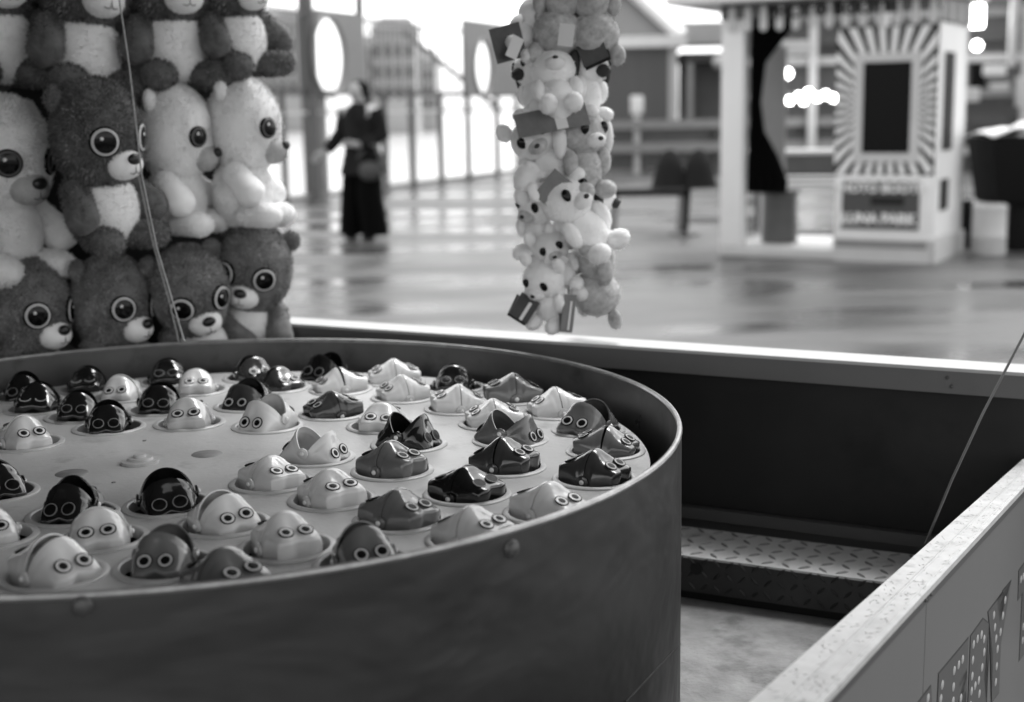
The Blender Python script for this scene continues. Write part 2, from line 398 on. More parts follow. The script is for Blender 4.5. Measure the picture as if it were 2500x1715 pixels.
for ch in 'VERYT':
    P = [onp(*zp(*q), -.0002) for q in LET[ch]]; c = sum(P, Vector())/len(P)
    def ring(pts, nrm, m_, parent, name, th):
        bm = bmesh.new(); f = bm.faces.new([bm.verts.new(p) for p in pts])
        if f.normal.dot(nrm) < 0: pass
        bmesh.ops.triangulate(bm, faces=bm.faces[:]); r_ = bmesh.ops.extrude_face_region(bm, geom=bm.faces[:])
        for v in [g for g in r_['geom'] if isinstance(g, bmesh.types.BMVert)]: v.co += nrm*th
        me = bpy.data.meshes.new(name); bmesh.ops.recalc_face_normals(bm, faces=bm.faces[:]); bm.to_mesh(me); bm.free(); me.materials.append(m_)
        return link(name, me, parent)
    o = ring([p for p in P], nP, M_letter2, stall, 'printed_letter', .0006)
    def inset(pts, dd):
        out = []; n_ = len(pts)
        ar = sum(((pts[i]-pts[0]).cross(pts[(i+1) % n_]-pts[0])).dot(nP) for i in range(n_)); sg = 1 if ar > 0 else -1
        for i in range(n_):
            e1 = (pts[i]-pts[i-1]).normalized(); e2 = (pts[(i+1) % n_]-pts[i]).normalized()
            n1, n2 = nP.cross(e1)*sg, nP.cross(e2)*sg; b_ = (n1+n2); k_ = max(b_.length_squared/2, .35)
            out.append(pts[i]+b_*dd/k_*1.0)
        return out
    Q = inset(P, .0024)
    ring([q+nP*.0004 for q in Q], nP, M_letter, o, 'letter_fill', .0006)
    for q in DOT[ch]:
        mb = MB(); cc = onp(*zp(*q), .0010)
        mb.lathe([(.0066, 0), (.0058, .0006), (.0001, .0008)], 12, Matrix.Translation(cc) @ nP.to_track_quat('Z', 'Y').to_matrix().to_4x4())
        mb.build('printed_bulb', M_bulb, o)
# floor, roof, backing board, posts
bk = Vector((-1.75, 2.55, 0))
mb = MB(); pts = [fL+nF*.05, corner+nF*.05, corner+nN*.03, nL+nN*.01, Vector((-2.4, .2, 0)), Vector((-2.4, 3.2, 0))]
mb.poly([p+Z(ZF-.06) for p in pts], .06, (0, 0, 1)); mb.build('trailer_floor', M_floor, stall, smooth=False)
mb = MB(); rp = [fo0-dF*2.4+nF*.12, cornerO+nF*.12+nN*.75, nOL+nN*.85-dN*.4, Vector((-2.6, -1.2, 0)), Vector((-2.6, 3.6, 0))]  # unseen roof, its overhang past the near counter added to darken panel and tub
mb.poly([p+Z(2.32) for p in rp], .06, (0, 0, 1)); mb.build('roof', M_roof, stall, smooth=False)
mb = MB(); mb.box((0, 0, 0), (.06, .06, 2.0)); mb.build('corner_post', M_grey, stall, M=Matrix.Translation(cornerO+nF*.02+nN*.05+Z(1.35)), smooth=False)
b0, b1 = dY(-60, 500, 2.98), dY(545, 300, 3.10)
b0.z = b1.z = 0; db = (b1-b0).normalized(); nb = Vector((-db.y, db.x, 0))
strip('backing_board', b0-db*.5, b1, nb, .02, ZF, 2.32, M_board)
strip('side_wall', Vector((-2.35, .2, 0)), Vector((-2.0, 3.0, 0)), Vector((-1, 0, 0)), .03, ZF, 2.32, M_board)  # wall out of view on the left, put in to darken that side
strip('display_shelf', b0-db*.4, dY(640, 760, 3.02).xy.to_3d(), -nb, .10, .62, .64, M_black)

# ------------------------------------------------------------------ the tub
TC = atz(445, 1027, ZC); TC.z = 0; TR = .745; ZD = .789; DR = .700
tub = empty('fishing_tub', T(TC+Z(ZF)), 'large round dark vinyl-sided tub with a pale rotating disc inside', 'tub')
zz = lambda z: z-ZF
n = 160
mb = MB(); mb.lathe([(TR, 0), (TR, .12), (TR+.0005, .25), (TR, zz(ZC)-.004)], n); mb.build('wall', M_tub, tub, ang=60)
mb = MB(); mb.lathe([(TR-.006, zz(ZC)-.004), (TR-.007, zz(ZD)-.01), (TR-.007, zz(ZD)-.08)], n); mb.build('inner_wall', M_tubin, tub, ang=60)
mb = MB(); pr = [(TR-.003+.0042*math.cos(t*math.pi/4), zz(ZC)-.004+.0042*math.sin(t*math.pi/4)) for t in range(8)]
mb.lathe(pr, n, close=True); mb.build('rim', M_rim, tub)
mb = MB(); mb.lathe([(.001, .25), (TR-.01, .25)], 64); mb.build('well_floor', M_hole, tub)
def on_tub(x, y):
    d = ray(x*KD, y*KD); o_ = ORG-TC; A_ = d.x*d.x+d.y*d.y; B_ = 2*(d.x*o_.x+d.y*o_.y); C_ = o_.x**2+o_.y**2-TR*TR
    t = (-B_-math.sqrt(max(B_*B_-4*A_*C_, 0)))/(2*A_); return ORG+d*t
for (bx_, by_) in ((1160, 1245), (187, 1375)):
    p = on_tub(bx_, by_); nrm = Vector((p.x-TC.x, p.y-TC.y, 0)).normalized()
    mb = MB(); mb.lathe([(.0105, 0), (.0105, .002), (.0085, .0035), (.0075, .006), (.004, .0075), (.0001, .008)], 20)
    mb.build('bolt', M_bolt, tub, M=Matrix.Translation(p-TC-Z(ZF)) @ nrm.to_track_quat('Z', 'Y').to_matrix().to_4x4())
pts = []
for k in range(9):
    q = on_tub(1543-k*15.5, 1462+k*16.5); nrm = Vector((q.x-TC.x, q.y-TC.y, 0)).normalized(); pts.append(q-TC-Z(ZF)+nrm*.0003)
mb = MB(); mb.tube(pts, .0016, 6); mb.build('seam', M_tub, tub)

# ------------------------------------------------------------------ fish
def lerp_tab(tab, t):
    for (a0, b0_), (a1, b1_) in zip(tab, tab[1:]):
        if t <= a1: return b0_+(b1_-b0_)*(t-a0)/(a1-a0)
    return tab[-1][1]
FL = .0495
WT = [(0, .0340), (.25, .0350), (.55, .0325), (.8, .0305), (1, .0290)]
HT = [(0, .0468), (.06, .0462), (.14, .0440), (.25, .0395), (.4, .0340), (.6, .0288), (.8, .0248), (.93, .0222), (1, .0205)]
NT = [(0, 2.0), (.2, 2.0), (.5, 3.0), (.8, 4.8), (1, 5.5)]
def xend(y, w_): return FL-.0075*math.exp(-(y/.0065)**2)-.006*(abs(y)/w_)**3
def jaw_mesh(m_):
    nx, na = 20, 36; vs = []; fs = []
    for i in range(nx+1):
        t = i/nx; w_ = lerp_tab(WT, t); h = lerp_tab(HT, t); e = lerp_tab(NT, t)
        row = []
        row.append((None, -w_, -.014)); 
        for k in range(na+1):
            th = math.pi*k/na; c = -math.cos(th); s = math.sin(th)
            row.append((None, w_*math.copysign(abs(c)**(2/e), c), h*abs(s)**(2/e)))
        row.append((None, w_, -.014))
        for (_, y, z) in row:
            vs.append(((t**.95)*xend(y, w_), y, z))
    W = na+3
    for i in range(nx):
        for k in range(W-1): fs.append((i*W+k, i*W+k+1, (i+1)*W+k+1, (i+1)*W+k))
    # front wall: drop the last ring straight down
    b = len(vs)
    for k in range(W):
        x, y, z = vs[nx*W+k]; vs.append((x+.0006, y, z*.80-.0015 if z > 0 else z))
    b2 = len(vs)
    for k in range(W):
        x, y, z = vs[nx*W+k]; vs.append((x-.004, y*.98, -.014))
    for k in range(W-1):
        fs.append((nx*W+k, nx*W+k+1, b+k+1, b+k)); fs.append((b+k, b+k+1, b2+k+1, b2+k))
    me = bpy.data.meshes.new('jaw'); me.from_pydata(vs, [], fs)
    bm = bmesh.new(); bm.from_mesh(me); bmesh.ops.remove_doubles(bm, verts=bm.verts[:], dist=.00005)
    bmesh.ops.recalc_face_normals(bm, faces=bm.faces[:])
    # shell with thickness
    bm.normal_update()
    av = sum((f.normal.z*f.calc_area() for f in bm.faces), 0)
    if av < 0: bmesh.ops.reverse_faces(bm, faces=bm.faces[:])
    bmesh.ops.solidify(bm, geom=bm.faces[:], thickness=.0020)
    # hinge ears: a round lug at each side of the seam foot
    bm.to_mesh(me); bm.free()
    me.polygons.foreach_set('use_smooth', [True]*len(me.polygons)); me.set_sharp_from_angle(angle=R(72))
    me.materials.append(m_); return me
JAW = {k: jaw_mesh(v) for k, v in FISH.items()}
def eye_mesh(outer, ringm, closed=False, r0=.0098, ri=.84, rp=.52):
    mb = MB()
    if closed:
        pts = [(.0085*math.cos(a_), .0085*math.sin(a_)*.7, .0012) for a_ in [math.pi+math.pi*k/10 for k in range(11)]]
        mb.tube([(x, y, .0010) for x, y, z in pts], .0008, 6); mb.cm = 0
        return mb.mesh('eye', [ringm])
    mb.cm = 0; mb.lathe([(r0, 0), (r0, .0012), (r0*ri, .0014)], 22)
    mb.cm = 1; mb.lathe([(r0*ri, .0013), (r0*.74, .0016), (r0*rp, .0015)], 22)
    mb.cm = 2; mb.lathe([(r0*rp, .0015), (r0*.35, .0018), (.0001, .0020)], 22)
    return mb.mesh('eye', [outer, ringm, M_eyeb])
EYE = {'pale': eye_mesh(M_eyeb, FISH['L']), 'grey': eye_mesh(M_eyeb, FISH['G']), 'dark': eye_mesh(M_eyeb, M_eyew, False, .0098, .86, .60), 'ring': eye_mesh(M_eyek, M_eyeb, False, .0094, .88), 'shut': eye_mesh(None, M_eyew, True)}
mb = MB(); mb.ell((0, 0, 0), (.0038, .0022, .0038), 12, 8); PIN = mb.mesh('hinge_pin', M_pin)
mb = MB(); mb.lathe([(.0, .0), (.0095, 0), (.0095, .0025), (.008, .004), (.0001, .004)], 18); LUGD = {k: None for k in FISH}
for k in FISH:
    mb = MB(); mb.lathe([(.0001, 0), (.0095, 0), (.0095, .0025), (.008, .0035), (.0001, .0035)], 18, Matrix.Rotation(R(-90), 4, 'X')); LUGD[k] = mb.mesh('hinge_lug', FISH[k])
# x, y of the foot in the photo as viewed, tone, azimuth of one face, opening angle, closed eyes?, label
F = [
 (24,893,'K',-80,20,0,'black fish cut by the left edge, just behind the sleepy black fish'),
 (74,917,'K',-86,14,1,'black domed fish with sleeping eyelids nearest the left edge at the back'),
 (202,878,'K',-84,12,1,'black domed fish with sleeping eyelids in the back row, behind two wide-eyed black fish'),
 (258,897,'L',-86,6,0,'small pale fish right beside the black fish with sleeping eyelids, second row from back'),
 (176,945,'K',-84,18,0,'black wide-eyed fish, the left one of the touching black pair'),
 (247,972,'K',-84,20,0,'black wide-eyed fish, the right and nearer one of the touching black pair'),
 (58,1008,'L',-52,4,0,'pale closed fish by the left edge in front of the black pair'),
 (385,862,'K',-78,12,0,'black fish with a sharp beak in the back row, half behind a pale domed fish'),
 (443,886,'L',-84,5,0,'pale domed fish with two eyes facing front in the back row, left of centre'),
 (364,930,'K',-90,24,0,'black fish between two pale ones, directly behind the squarish pale fish'),
 (430,962,'G',-80,0,0,'pale squarish fish with its eyes on top, left of the open pale fish'),
 (575,858,'D',-66,16,0,'dark fish in the very back row above the open dark fish'),
 (635,880,'D',-40,4,0,'dark fish tilted away, its tail pointing right, in the back row'),
 (562,922,'D',-112,28,0,'dark fish with gaping mouth and ringed eyes, directly behind the open pale fish'),
 (608,968,'L',-122,30,0,'pale fish with gaping mouth, both eyes facing the lower left'),
 (738,858,'K',-118,30,0,'black fish with gaping mouth farthest back against the rim'),
 (775,885,'L',-150,3,0,'pale fish in front of the farthest black gaping fish'),
 (912,860,'L',-165,0,0,'pale peaked fish in the very back row, right of centre'),
 (930,900,'L',-160,0,0,'pale peaked fish just in front of the backmost pale peaked one'),
 (757,940,'D',-150,0,0,'dark closed fish with a seam, ringed by pale fish in the back half'),
 (868,968,'L',-100,3,0,'pale blocky fish standing behind the black gaping fish'),
 (1060,872,'K',-88,10,0,'black domed fish alone at the back rim, right of the pale peaked fish'),
 (1197,900,'M',-168,0,0,'mid grey peaked fish against the back rim at the right'),
 (1040,928,'L',-168,0,0,'pale peaked fish in front of the lone black domed fish'),
 (1122,962,'L',-170,0,0,'pale peaked fish directly behind the grey gaping fish'),
 (1290,935,'L',-168,0,0,'pale peaked fish behind the large grey fish near the right rim'),
 (716,1040,'L',-28,36,0,'pale fish with its mouth wide open, showing its hollow inside'),
 (928,1010,'K',-22,38,0,'black fish with its mouth wide open in two pointed horns'),
 (1158,1000,'M',-20,38,0,'mid grey fish with its mouth wide open, left of the right rim'),
 (1352,975,'M',-128,26,0,'mid grey fish with gaping mouth and eyes facing left, near the right rim'),
 (1386,1025,'M',-24,2,0,'mid grey peaked fish closest to the right end of the rim'),
 (890,1070,'M',-42,0,0,'mid grey closed fish in front of the black wide-open fish'),
 (1146,1062,'D',-34,2,0,'dark peaked fish in front of the grey wide-open fish'),
 (1350,1088,'D',-38,0,0,'dark closed fish at the right end, nearest to the front rim'),
 (617,1097,'L',-50,0,0,'pale closed fish in front of the pale wide-open one'),
 (754,1135,'L',-50,0,0,'pale closed fish left of the dark grey row, at the centre of the disc front'),
 (1060,1123,'K',-40,0,0,'black closed fish between two pale ones in the front right quarter'),
 (906,1182,'M',-46,0,0,'mid grey closed fish with a dark seam, behind the fish peeping over the rim'),
 (382,1148,'K',-66,28,0,'black fish with open lid and large round eyes beside the bare disc centre'),
 (508,1192,'L',-52,14,0,'pale fish with a slightly open mouth right of the large-eyed black fish'),
 (155,1172,'K',-88,22,0,'black fish with open lid behind the pale round-eyed one at the left front'),
 (226,1225,'L',-78,3,0,'pale closed fish with level eyes at the left front'),
 (124,1306,'L',-40,10,0,'pale fish nearest the front left, just above the left bolt of the tub'),
 (386,1290,'M',-84,30,0,'mid grey big-eyed fish with open lid at the front, level eyes'),
 (676,1250,'L',-55,0,0,'pale closed fish left of the one peeping over the front rim'),
 (800,1276,'M',-74,16,0,'mid grey fish peeping over the front rim with both eyes'),
 (1076,1226,'L',-46,0,0,'pale fish half sunk behind the front rim, near the tub bolt'),
 (1246,1165,'L',-44,0,0,'pale closed fish against the front rim at the right'),
 (505,1335,'M',-50,2,0,'mid grey fish almost hidden behind the front rim'),
 (-12,1120,'K',-60,20,0,'black fish at the left edge of the picture, above the bare disc'),
 (-14,1218,'L',-60,4,0,'pale fish cut by the left edge near the front'),
]
pos = [dz(x, y, ZD) for (x, y, *_) in F]
base_pos = [p.copy() for p in pos]
for it in range(60):
    for i in range(len(pos)):
        for k in range(i):
            d = pos[i]-pos[k]; d.z = 0; l = d.length
            if l < .119:
                u = d/l*(.119-l)*.5; pos[i] += u; pos[k] -= u
    for p in pos:
        d = p-TC; d.z = 0
        if d.length > DR-.063: q = TC+d.normalized()*(DR-.063); p.x, p.y = q.x, q.y
HR, CR = .0515, .0605
# disc with a real hole for each fish, cut as one filled outline
cu = bpy.data.curves.new('disc', 'CURVE'); cu.dimensions = '2D'; cu.fill_mode = 'BOTH'; cu.extrude = .002
def circ(cx, cy, r, n_):
    s = cu.splines.new('POLY'); s.points.add(n_-1); s.use_cyclic_u = True
    for i in range(n_):
        a_ = 2*math.pi*i/n_; s.points[i].co = (cx+r*math.cos(a_), cy+r*math.sin(a_), 0, 1)
circ(0, 0, DR, 200)
for p in pos: circ(p.x-TC.x, p.y-TC.y, HR+.001, 32)
ob = bpy.data.objects.new('disc_source', cu); COL.objects.link(ob)
me = bpy.data.meshes.new_from_object(ob.evaluated_get(bpy.context.evaluated_depsgraph_get())); bpy.data.objects.remove(ob)
me.materials.clear(); me.materials.append(M_disc); me.name = 'disc'
for p_ in me.polygons: p_.use_smooth = False
disc = link('disc', me, tub, Matrix.Translation((0, 0, zz(ZD)-.002)))
mb = MB(); mb.lathe([(HR, -.012), (HR, .0022), (HR+.0015, .0034), (CR-.0015, .0030), (CR, .0016), (CR, .0)], 40); COLLAR = mb.mesh('hole_collar', M_collar)
mb = MB(); mb.lathe([(.0035, 0), (.003, .0012), (.0001, .0018)], 8); SCREW = mb.mesh('screw', M_spot)
for i, p in enumerate(pos):
    c = link('hole_collar', COLLAR, disc, Matrix.Translation((p.x-TC.x, p.y-TC.y, .002)))
for (x, y) in ((163, 1075), (470, 1031)):
    q = dz(x, y, ZD)-TC; mb = MB(); mb.lathe([(.024, .0), (.0225, .0009), (.0001, .0010)], 24); mb.build('worn_spot', M_spot, disc, M=Matrix.Translation((q.x, q.y, .002)))
q = dz(318, 1050, ZD)-TC; mb = MB(); mb.lathe([(.028, 0), (.028, .004), (.02, .005), (.018, .008), (.010, .009), (.009, .013), (.0001, .0135)], 28)
mb.build('hub_cap', M_collar, disc, M=Matrix.Translation((q.x, q.y, .002)))
for k in range(30):
    a_ = random.uniform(0, 6.28); r_ = random.uniform(.1, .66); x, y = r_*math.cos(a_), r_*math.sin(a_)
    if min(math.hypot(p.x-TC.x-x, p.y-TC.y-y) for p in pos) > .064: link('screw', SCREW, disc, Matrix.Translation((x, y, .002)))
TONE = {'L': 'pale', 'G': 'grey', 'M': 'dark', 'D': 'dark', 'K': 'ring'}
for (x, y, tone, az, op, shut, lab), p in zip(F, pos):
    sc_ = random.uniform(.97, 1.03)
    Mv = Matrix.Diagonal((random.uniform(.94, 1.04), random.uniform(.95, 1.07), random.uniform(.84, 1.0), 1))
    f_ = empty('toy_fish', T((p.x, p.y, ZD+.0005+op*.00035), R(az+random.uniform(-7, 7)), R(random.uniform(-4, 4)), R(random.uniform(-5, 5)), sc_) @ Mv, lab, 'toy fish', 'magnetic fish in the rotating tub')
    for sgn in (0, 1):
        o_ = op*(1.0 if sgn == 0 else random.uniform(.8, 1.1))
        Mj = Matrix.Rotation(math.pi*sgn, 4, 'Z') @ Matrix.Rotation(R(o_), 4, 'Y') @ Matrix.Translation((.0007, 0, 0))
        j_ = link('jaw', JAW[tone], f_, Mj)
        for sy in (-1, 1):
            slope = math.atan2(.0085, .4*FL)
            Me = Matrix.Translation((.66*FL, sy*.0125, .0276)) @ Matrix.Rotation(slope+.06, 4, 'Y') @ Matrix.Rotation(R(90), 4, 'Z')
            link('eye', EYE['shut' if shut else TONE[tone]], j_, Me)
    for sy in (-1, 1):
        l_ = link('hinge_lug', LUGD[tone], f_, Matrix.Translation((0, sy*.0346, .004)) @ Matrix.Rotation(0 if sy > 0 else math.pi, 4, 'Z'))
        link('hinge_pin', PIN, l_, Matrix.Translation((0, .0045, 0)))

# ------------------------------------------------------------------ big plush bears on the left
def fur(mb, ells, n, ln, wd=.0014, skip=None, lay=.9, tones=True):
    tot = sum(r[0]*r[1]+r[1]*r[2]+r[0]*r[2] for c, r in ells)
    for c, r in ells:
        k = int(n*(r[0]*r[1]+r[1]*r[2]+r[0]*r[2])/tot)
        for _ in range(k):
            v = Vector((random.gauss(0, 1), random.gauss(0, 1), random.gauss(0, 1))).normalized()
            p = Vector((c[0]+v.x*r[0], c[1]+v.y*r[1], c[2]+v.z*r[2]))
            if any(cc is not c and sum(((p[i]-cc[i])/rr[i])**2 for i in range(3)) < .95 for cc, rr in ells): continue
            if skip and skip(p): continue
            nn = Vector((v.x/r[0], v.y/r[1], v.z/r[2])).normalized()
            d = Vector((random.gauss(0, .5), random.gauss(0, .5), random.gauss(-.5, .5))); d = (d-nn*d.dot(nn))
            d = (nn*random.uniform(.35, .9)+d*lay).normalized()*ln*random.uniform(.6, 1.2)
            e = d.cross(nn); e = e.normalized()*wd if e.length > 1e-9 else Vector((wd, 0, 0))
            q = p-nn*.001
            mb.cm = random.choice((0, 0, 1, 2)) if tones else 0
            mb.add([q-e, q+e, q+d], [(0, 1, 2)])
    mb.cm = 0
    return mb
def lump(c, r, amp, M=None, nu=28, nv=18, seed=0):
    from mathutils import noise as nz
    mb = MB(); mb.ell(c, r, nu, nv)
    mb.v = [tuple(Vector(p)+(Vector(p)-Vector(c)).normalized()*amp*nz.noise(Vector(p)*18+Vector((seed, 0, 0)))) for p in mb.v]
    return mb
HC, HRD = (0, -.008, .250), (.099, .094, .124)
def eye_toy(iris, r=.030):
    mb = MB()
    mb.cm = 0; mb.lathe([(r*1.12, -.002), (r*1.10, .002), (r*.99, .0045)], 28)
    mb.cm = 1; mb.lathe([(r*.99, .0045), (r*.93, .0060), (r*.80, .0072)], 28)
    mb.cm = 2; mb.lathe([(r*.80, .0072), (r*.6, .0090), (r*.35, .0102), (.0001, .0107)], 28)
    return mb.mesh('eye', [M_pupil, iris, M_pupil])
EYET = {'dark': eye_toy(M_iris), 'mid': eye_toy(M_iris), 'pale': eye_toy(M_irisd, .026), 'white': eye_toy(M_irisd, .024)}
mb = MB(); mb.ell((0, 0, 0), (.0042, .0042, .0016), 10, 6); GLINT = mb.mesh('painted_sparkle', M_label)  # printed highlight: catchlight painted in as a white dot on the toy eye
mb = MB(); mb.ell((0, 0, 0), (.0175, .010, .0125), 18, 10); NOSE = mb.mesh('nose', M_nose)
mb = MB(); mb.tube([(0, 0, 0), (0, -.001, -.016)], .0008, 6); mb.tube([(-.014, .003, -.018), (-.007, .000, -.021), (0, -.001, -.0165), (.007, 0, -.021), (.014, .003, -.018)], .0009, 6); MOUTH = mb.mesh('mouth', M_nose)
def wobble(vs):
    from mathutils import noise as nz
    return [tuple(Vector(p)+nz.noise_vector(Vector(p)*38)*.0045) for p in vs]
def make_kind(name, mf, mm, mbel, fl, nf, bigm=False):
    D = {}
    def skip_face(p):
        for s in (-1, 1):
            e = head_pt(s*33, -4); 
            if (p-e).length < .030: return True
        return p.y < -.06 and abs(p.x) < .036 and .158 < p.z < .214
    mb = lump(HC, HRD, .006, seed=3); fur(mb, [(HC, HRD)], nf, fl, skip=skip_face); D['head'] = mb.mesh('head', mf)
    mz = (0, -.083, .190); mr = (.043, .036, .034) if not bigm else (.047, .034, .040)
    mb = lump(mz, mr, .002, seed=5, nu=22, nv=14); fur(mb, [(mz, mr)], nf//9, fl*.35, wd=.0008); D['muzzle'] = mb.mesh('muzzle', mm)
    eb = ((0, .010, .088), (.074, .062, .090))
    mb = lump(*eb, .006, seed=9); fur(mb, [eb], nf//2, fl); D['body'] = mb.mesh('body', mf)
    bb = ((0, -.024, .088), (.070, .052, .082))
    mb = lump(*bb, .003, seed=11); fur(mb, [bb], nf//3, fl*.6); D['belly'] = mb.mesh('belly', mbel)
    for s, nm in ((-1, 'l'), (1, 'r')):
        mb = MB(); mb.ell((s*.083, .020, .335), (.024, .014, .026), 16, 10); fur(mb, [((s*.083, .020, .335), (.024, .014, .026))], nf//14, fl*.7); D['ear'+nm] = mb.mesh('ear', mf)
        a0, a1 = Vector((s*.072, -.004, .135)), Vector((s*.100, -.050, .085))
        mb = MB(); mb.capsule(a0, a1, .030, .037, 14)
        mb.v = wobble(mb.v)
        fur(mb, [(tuple(a0.lerp(a1, t)), (.033, .033, .033)) for t in (0, .33, .66, 1)], nf//5, fl*.8); D['arm'+nm] = mb.mesh('arm', mf)
        f0, f1 = Vector((s*.044, -.03, .030)), Vector((s*.066, -.082, .028))
        mb = MB(); mb.capsule(f0, f1, .036, .038, 14)
        mb.v = [(x_, y_, .028+(z_-.028)*.82) for x_, y_, z_ in mb.v]
        mb.v = wobble(mb.v)
        fur(mb, [(tuple(f0.lerp(f1, t)), (.037, .037, .031)) for t in (0, .5, 1)], nf//4, fl*.8); D['foot'+nm] = mb.mesh('foot', mf)
    return D
def head_pt(az, el, k=1.0):
    a_, e_ = R(az), R(el); v = Vector((math.sin(a_)*math.cos(e_), -math.cos(a_)*math.cos(e_), math.sin(e_)))
    t = 1/math.sqrt((v.x/HRD[0])**2+(v.y/HRD[1])**2+(v.z/HRD[2])**2); return Vector(HC)+v*t*k
TD, TM = trio(M_furD, .12, .7, 22), trio(M_furM, .18, .6, 22); TL, TW = trio(M_furL, .78, .12, 20), trio(M_furW, .80, .06, 20); TZ = trio(M_muz, .4, .1, 30)
TL[1] = mat('pale_plush_shade', .68, .9); TW[1] = mat('white_plush_shade', .78, .9)
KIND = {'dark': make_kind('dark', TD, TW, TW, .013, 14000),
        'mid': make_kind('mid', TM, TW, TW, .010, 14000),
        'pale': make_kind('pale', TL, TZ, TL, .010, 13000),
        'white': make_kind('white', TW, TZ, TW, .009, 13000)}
def bear(kind, hx, hy, Y, wpx, yaw, roll=0, pitch=0, lab='', arm=True):
    D = KIND[kind]; s = (wpx*KD/FPX*Y)/.205
    h = dY(hx, hy, Y)
    Mr = Euler((R(pitch), R(roll), R(yaw)), 'XYZ').to_matrix().to_4x4()
    Mt = Matrix.Translation(h) @ Mr @ Matrix.Scale(s, 4) @ Matrix.Translation(-Vector(HC))
    root = empty('plush_bear', Mt, lab, 'plush toy', 'big plush bears hung in rows')
    hd = link('head', D['head'], root)
    for sy in (-1, 1):
        p = head_pt(sy*33, -4, .985); nrm = (p-Vector(HC)); nrm = Vector((nrm.x/HRD[0]**2, nrm.y/HRD[1]**2, nrm.z/HRD[2]**2)).normalized()
        ey = link('eye', EYET[kind], hd, Matrix.Translation(p) @ nrm.to_track_quat('Z', 'Y').to_matrix().to_4x4())
        link('painted_sparkle', GLINT, ey, Matrix.Translation((-.007, .008, .0098)) )
        link('ear', D['ear'+('l' if sy < 0 else 'r')], hd)
        link('arm', D['arm'+('l' if sy < 0 else 'r')], root)
        link('foot', D['foot'+('l' if sy < 0 else 'r')], root)
    mz = link('muzzle', D['muzzle'], hd); link('nose', NOSE, hd, Matrix.Translation((0, -.117, .203))); link('mouth', MOUTH, hd, Matrix.Translation((0, -.118, .192)))
    link('body', D['body'], root); link('belly', D['belly'], root)
    return root
bear('dark', -20, -80, 2.80, 215, 40, 0, 0, 'dark furred plush with pale belly at the top left corner')
bear('dark', 195, -62, 2.84, 225, 44, 6, 0, 'dark plush with wide pale belly in the top row, second from left')
bear('dark', 385, -62, 2.90, 205, 34, 0, 0, 'dark plush with pale belly in the top row, third from left')
bear('dark', 520, -62, 2.95, 185, 52, -4, 0, 'dark plush with pale belly at the right end of the top row')
bear('pale', 8, 355, 2.74, 225, 58, 0, 4, 'pale plush bear with black nose at the left edge, middle row')
bear('dark', 221, 308, 2.68, 210, 58, -4, 2, 'dark brown-toned plush bear with big ringed eye and white belly, middle row')
bear('white', 398, 305, 2.86, 182, 82, 0, 0, 'white plush bear beside the dark one, between two bears in the middle row')
bear('white', 552, 288, 2.92, 182, 84, 4, 0, 'white plush bear seen from the side at the right end of the middle row')
bear('mid', 68, 700, 2.73, 195, 62, 0, 0, 'grey plush bear at the left end of the bottom row')
bear('mid', 253, 688, 2.79, 190, 66, 2, 0, 'grey plush bear behind the cord, second in the bottom row')
bear('mid', 432, 662, 2.83, 184, 30, -12, 12, 'grey plush bear leaning its face down, third in the bottom row')
bear('mid', 577, 610, 2.92, 176, -6, 10, 4, 'grey plush bear with white belly at the right end of the bottom row')

# cords
def cord(name, pts, r_, lab, cat, m_=M_cord):
    mb = MB(); mb.tube(pts, r_, 8); return tag(mb.build(name, m_), lab, cat)
cord('stretched_cord', [dY(262, -60, 2.62), dY(293, 150, 2.60), dY(322, 400, 2.57), dY(355, 560, 2.55), dY(418, 775, 2.53)], .0017, 'thin pale cord running down in front of the plush bears to the tub rim', 'cord')
cord('stretched_cord', [dY(300, 330, 2.68), dY(345, 545, 2.66), dY(385, 690, 2.66), dY(405, 775, 2.66)], .0014, 'second thinner cord just behind the pale cord between the bears', 'cord', M_grey)
cord('guy_cable', [dY(2420, 560, 2.12), dY(2324, 760, 2.05), dY(2230, 940, 1.98), dY(2160, 1090, 1.92), dY(2100, 1235, 1.90)], .0020, 'thin taut cable slanting down behind the near counter on the right', 'cable', M_dgrey)

# ------------------------------------------------------------------ hanging bunch of small plush toys
TOY = {}
def toy_parts(m_, m2):
    D = {}
    def lumpfur(name, ells, mm, n_=900):
        mb = MB()
        for c, r in ells: mb.ell(c, r, 16, 10)
        fur(mb, ells, n_, .0035, wd=.0007, tones=False); D[name] = mb.mesh(name, mm)
    lumpfur('head', [((0, 0, .072), (.030, .027, .026))], m_, 900)
    lumpfur('snout', [((0, -.024, .064), (.013, .010, .009))], m2, 150)
    lumpfur('body', [((0, .002, .028), (.023, .021, .030))], m_, 800)
    for s, k in ((-1, 'l'), (1, 'r')):
        lumpfur('ear'+k, [((s*.026, .004, .098), (.010, .006, .012))], m_, 150)
        lumpfur('flop'+k, [((s*.034, .0, .066), (.008, .009, .022))], m2, 180)
        lumpfur('arm'+k, [((s*.024, -.006, .038), (.009, .009, .016))], m_, 180)
        lumpfur('leg'+k, [((s*.016, -.018, .006), (.012, .016, .011))], m_, 220)
        D[k] = None
    return D
M_patch = mat('dark_plush_patch', .03, .9)
TOYK = {'w': toy_parts(M_furW, M_furL), 'l': toy_parts(M_furL, M_furG), 's': toy_parts(M_furG, M_furL), 'p': toy_parts(M_furW, M_patch), 'd': toy_parts(M_furD, M_furG)}
mb = MB(); mb.ell((0, 0, 0), (.0062, .0030, .0072), 12, 8); TEYE = mb.mesh('eye', M_pupil)
mb = MB(); mb.ell((0, 0, 0), (.0038, .0022, .0028), 10, 6); TNOSE = mb.mesh('nose', M_nose)
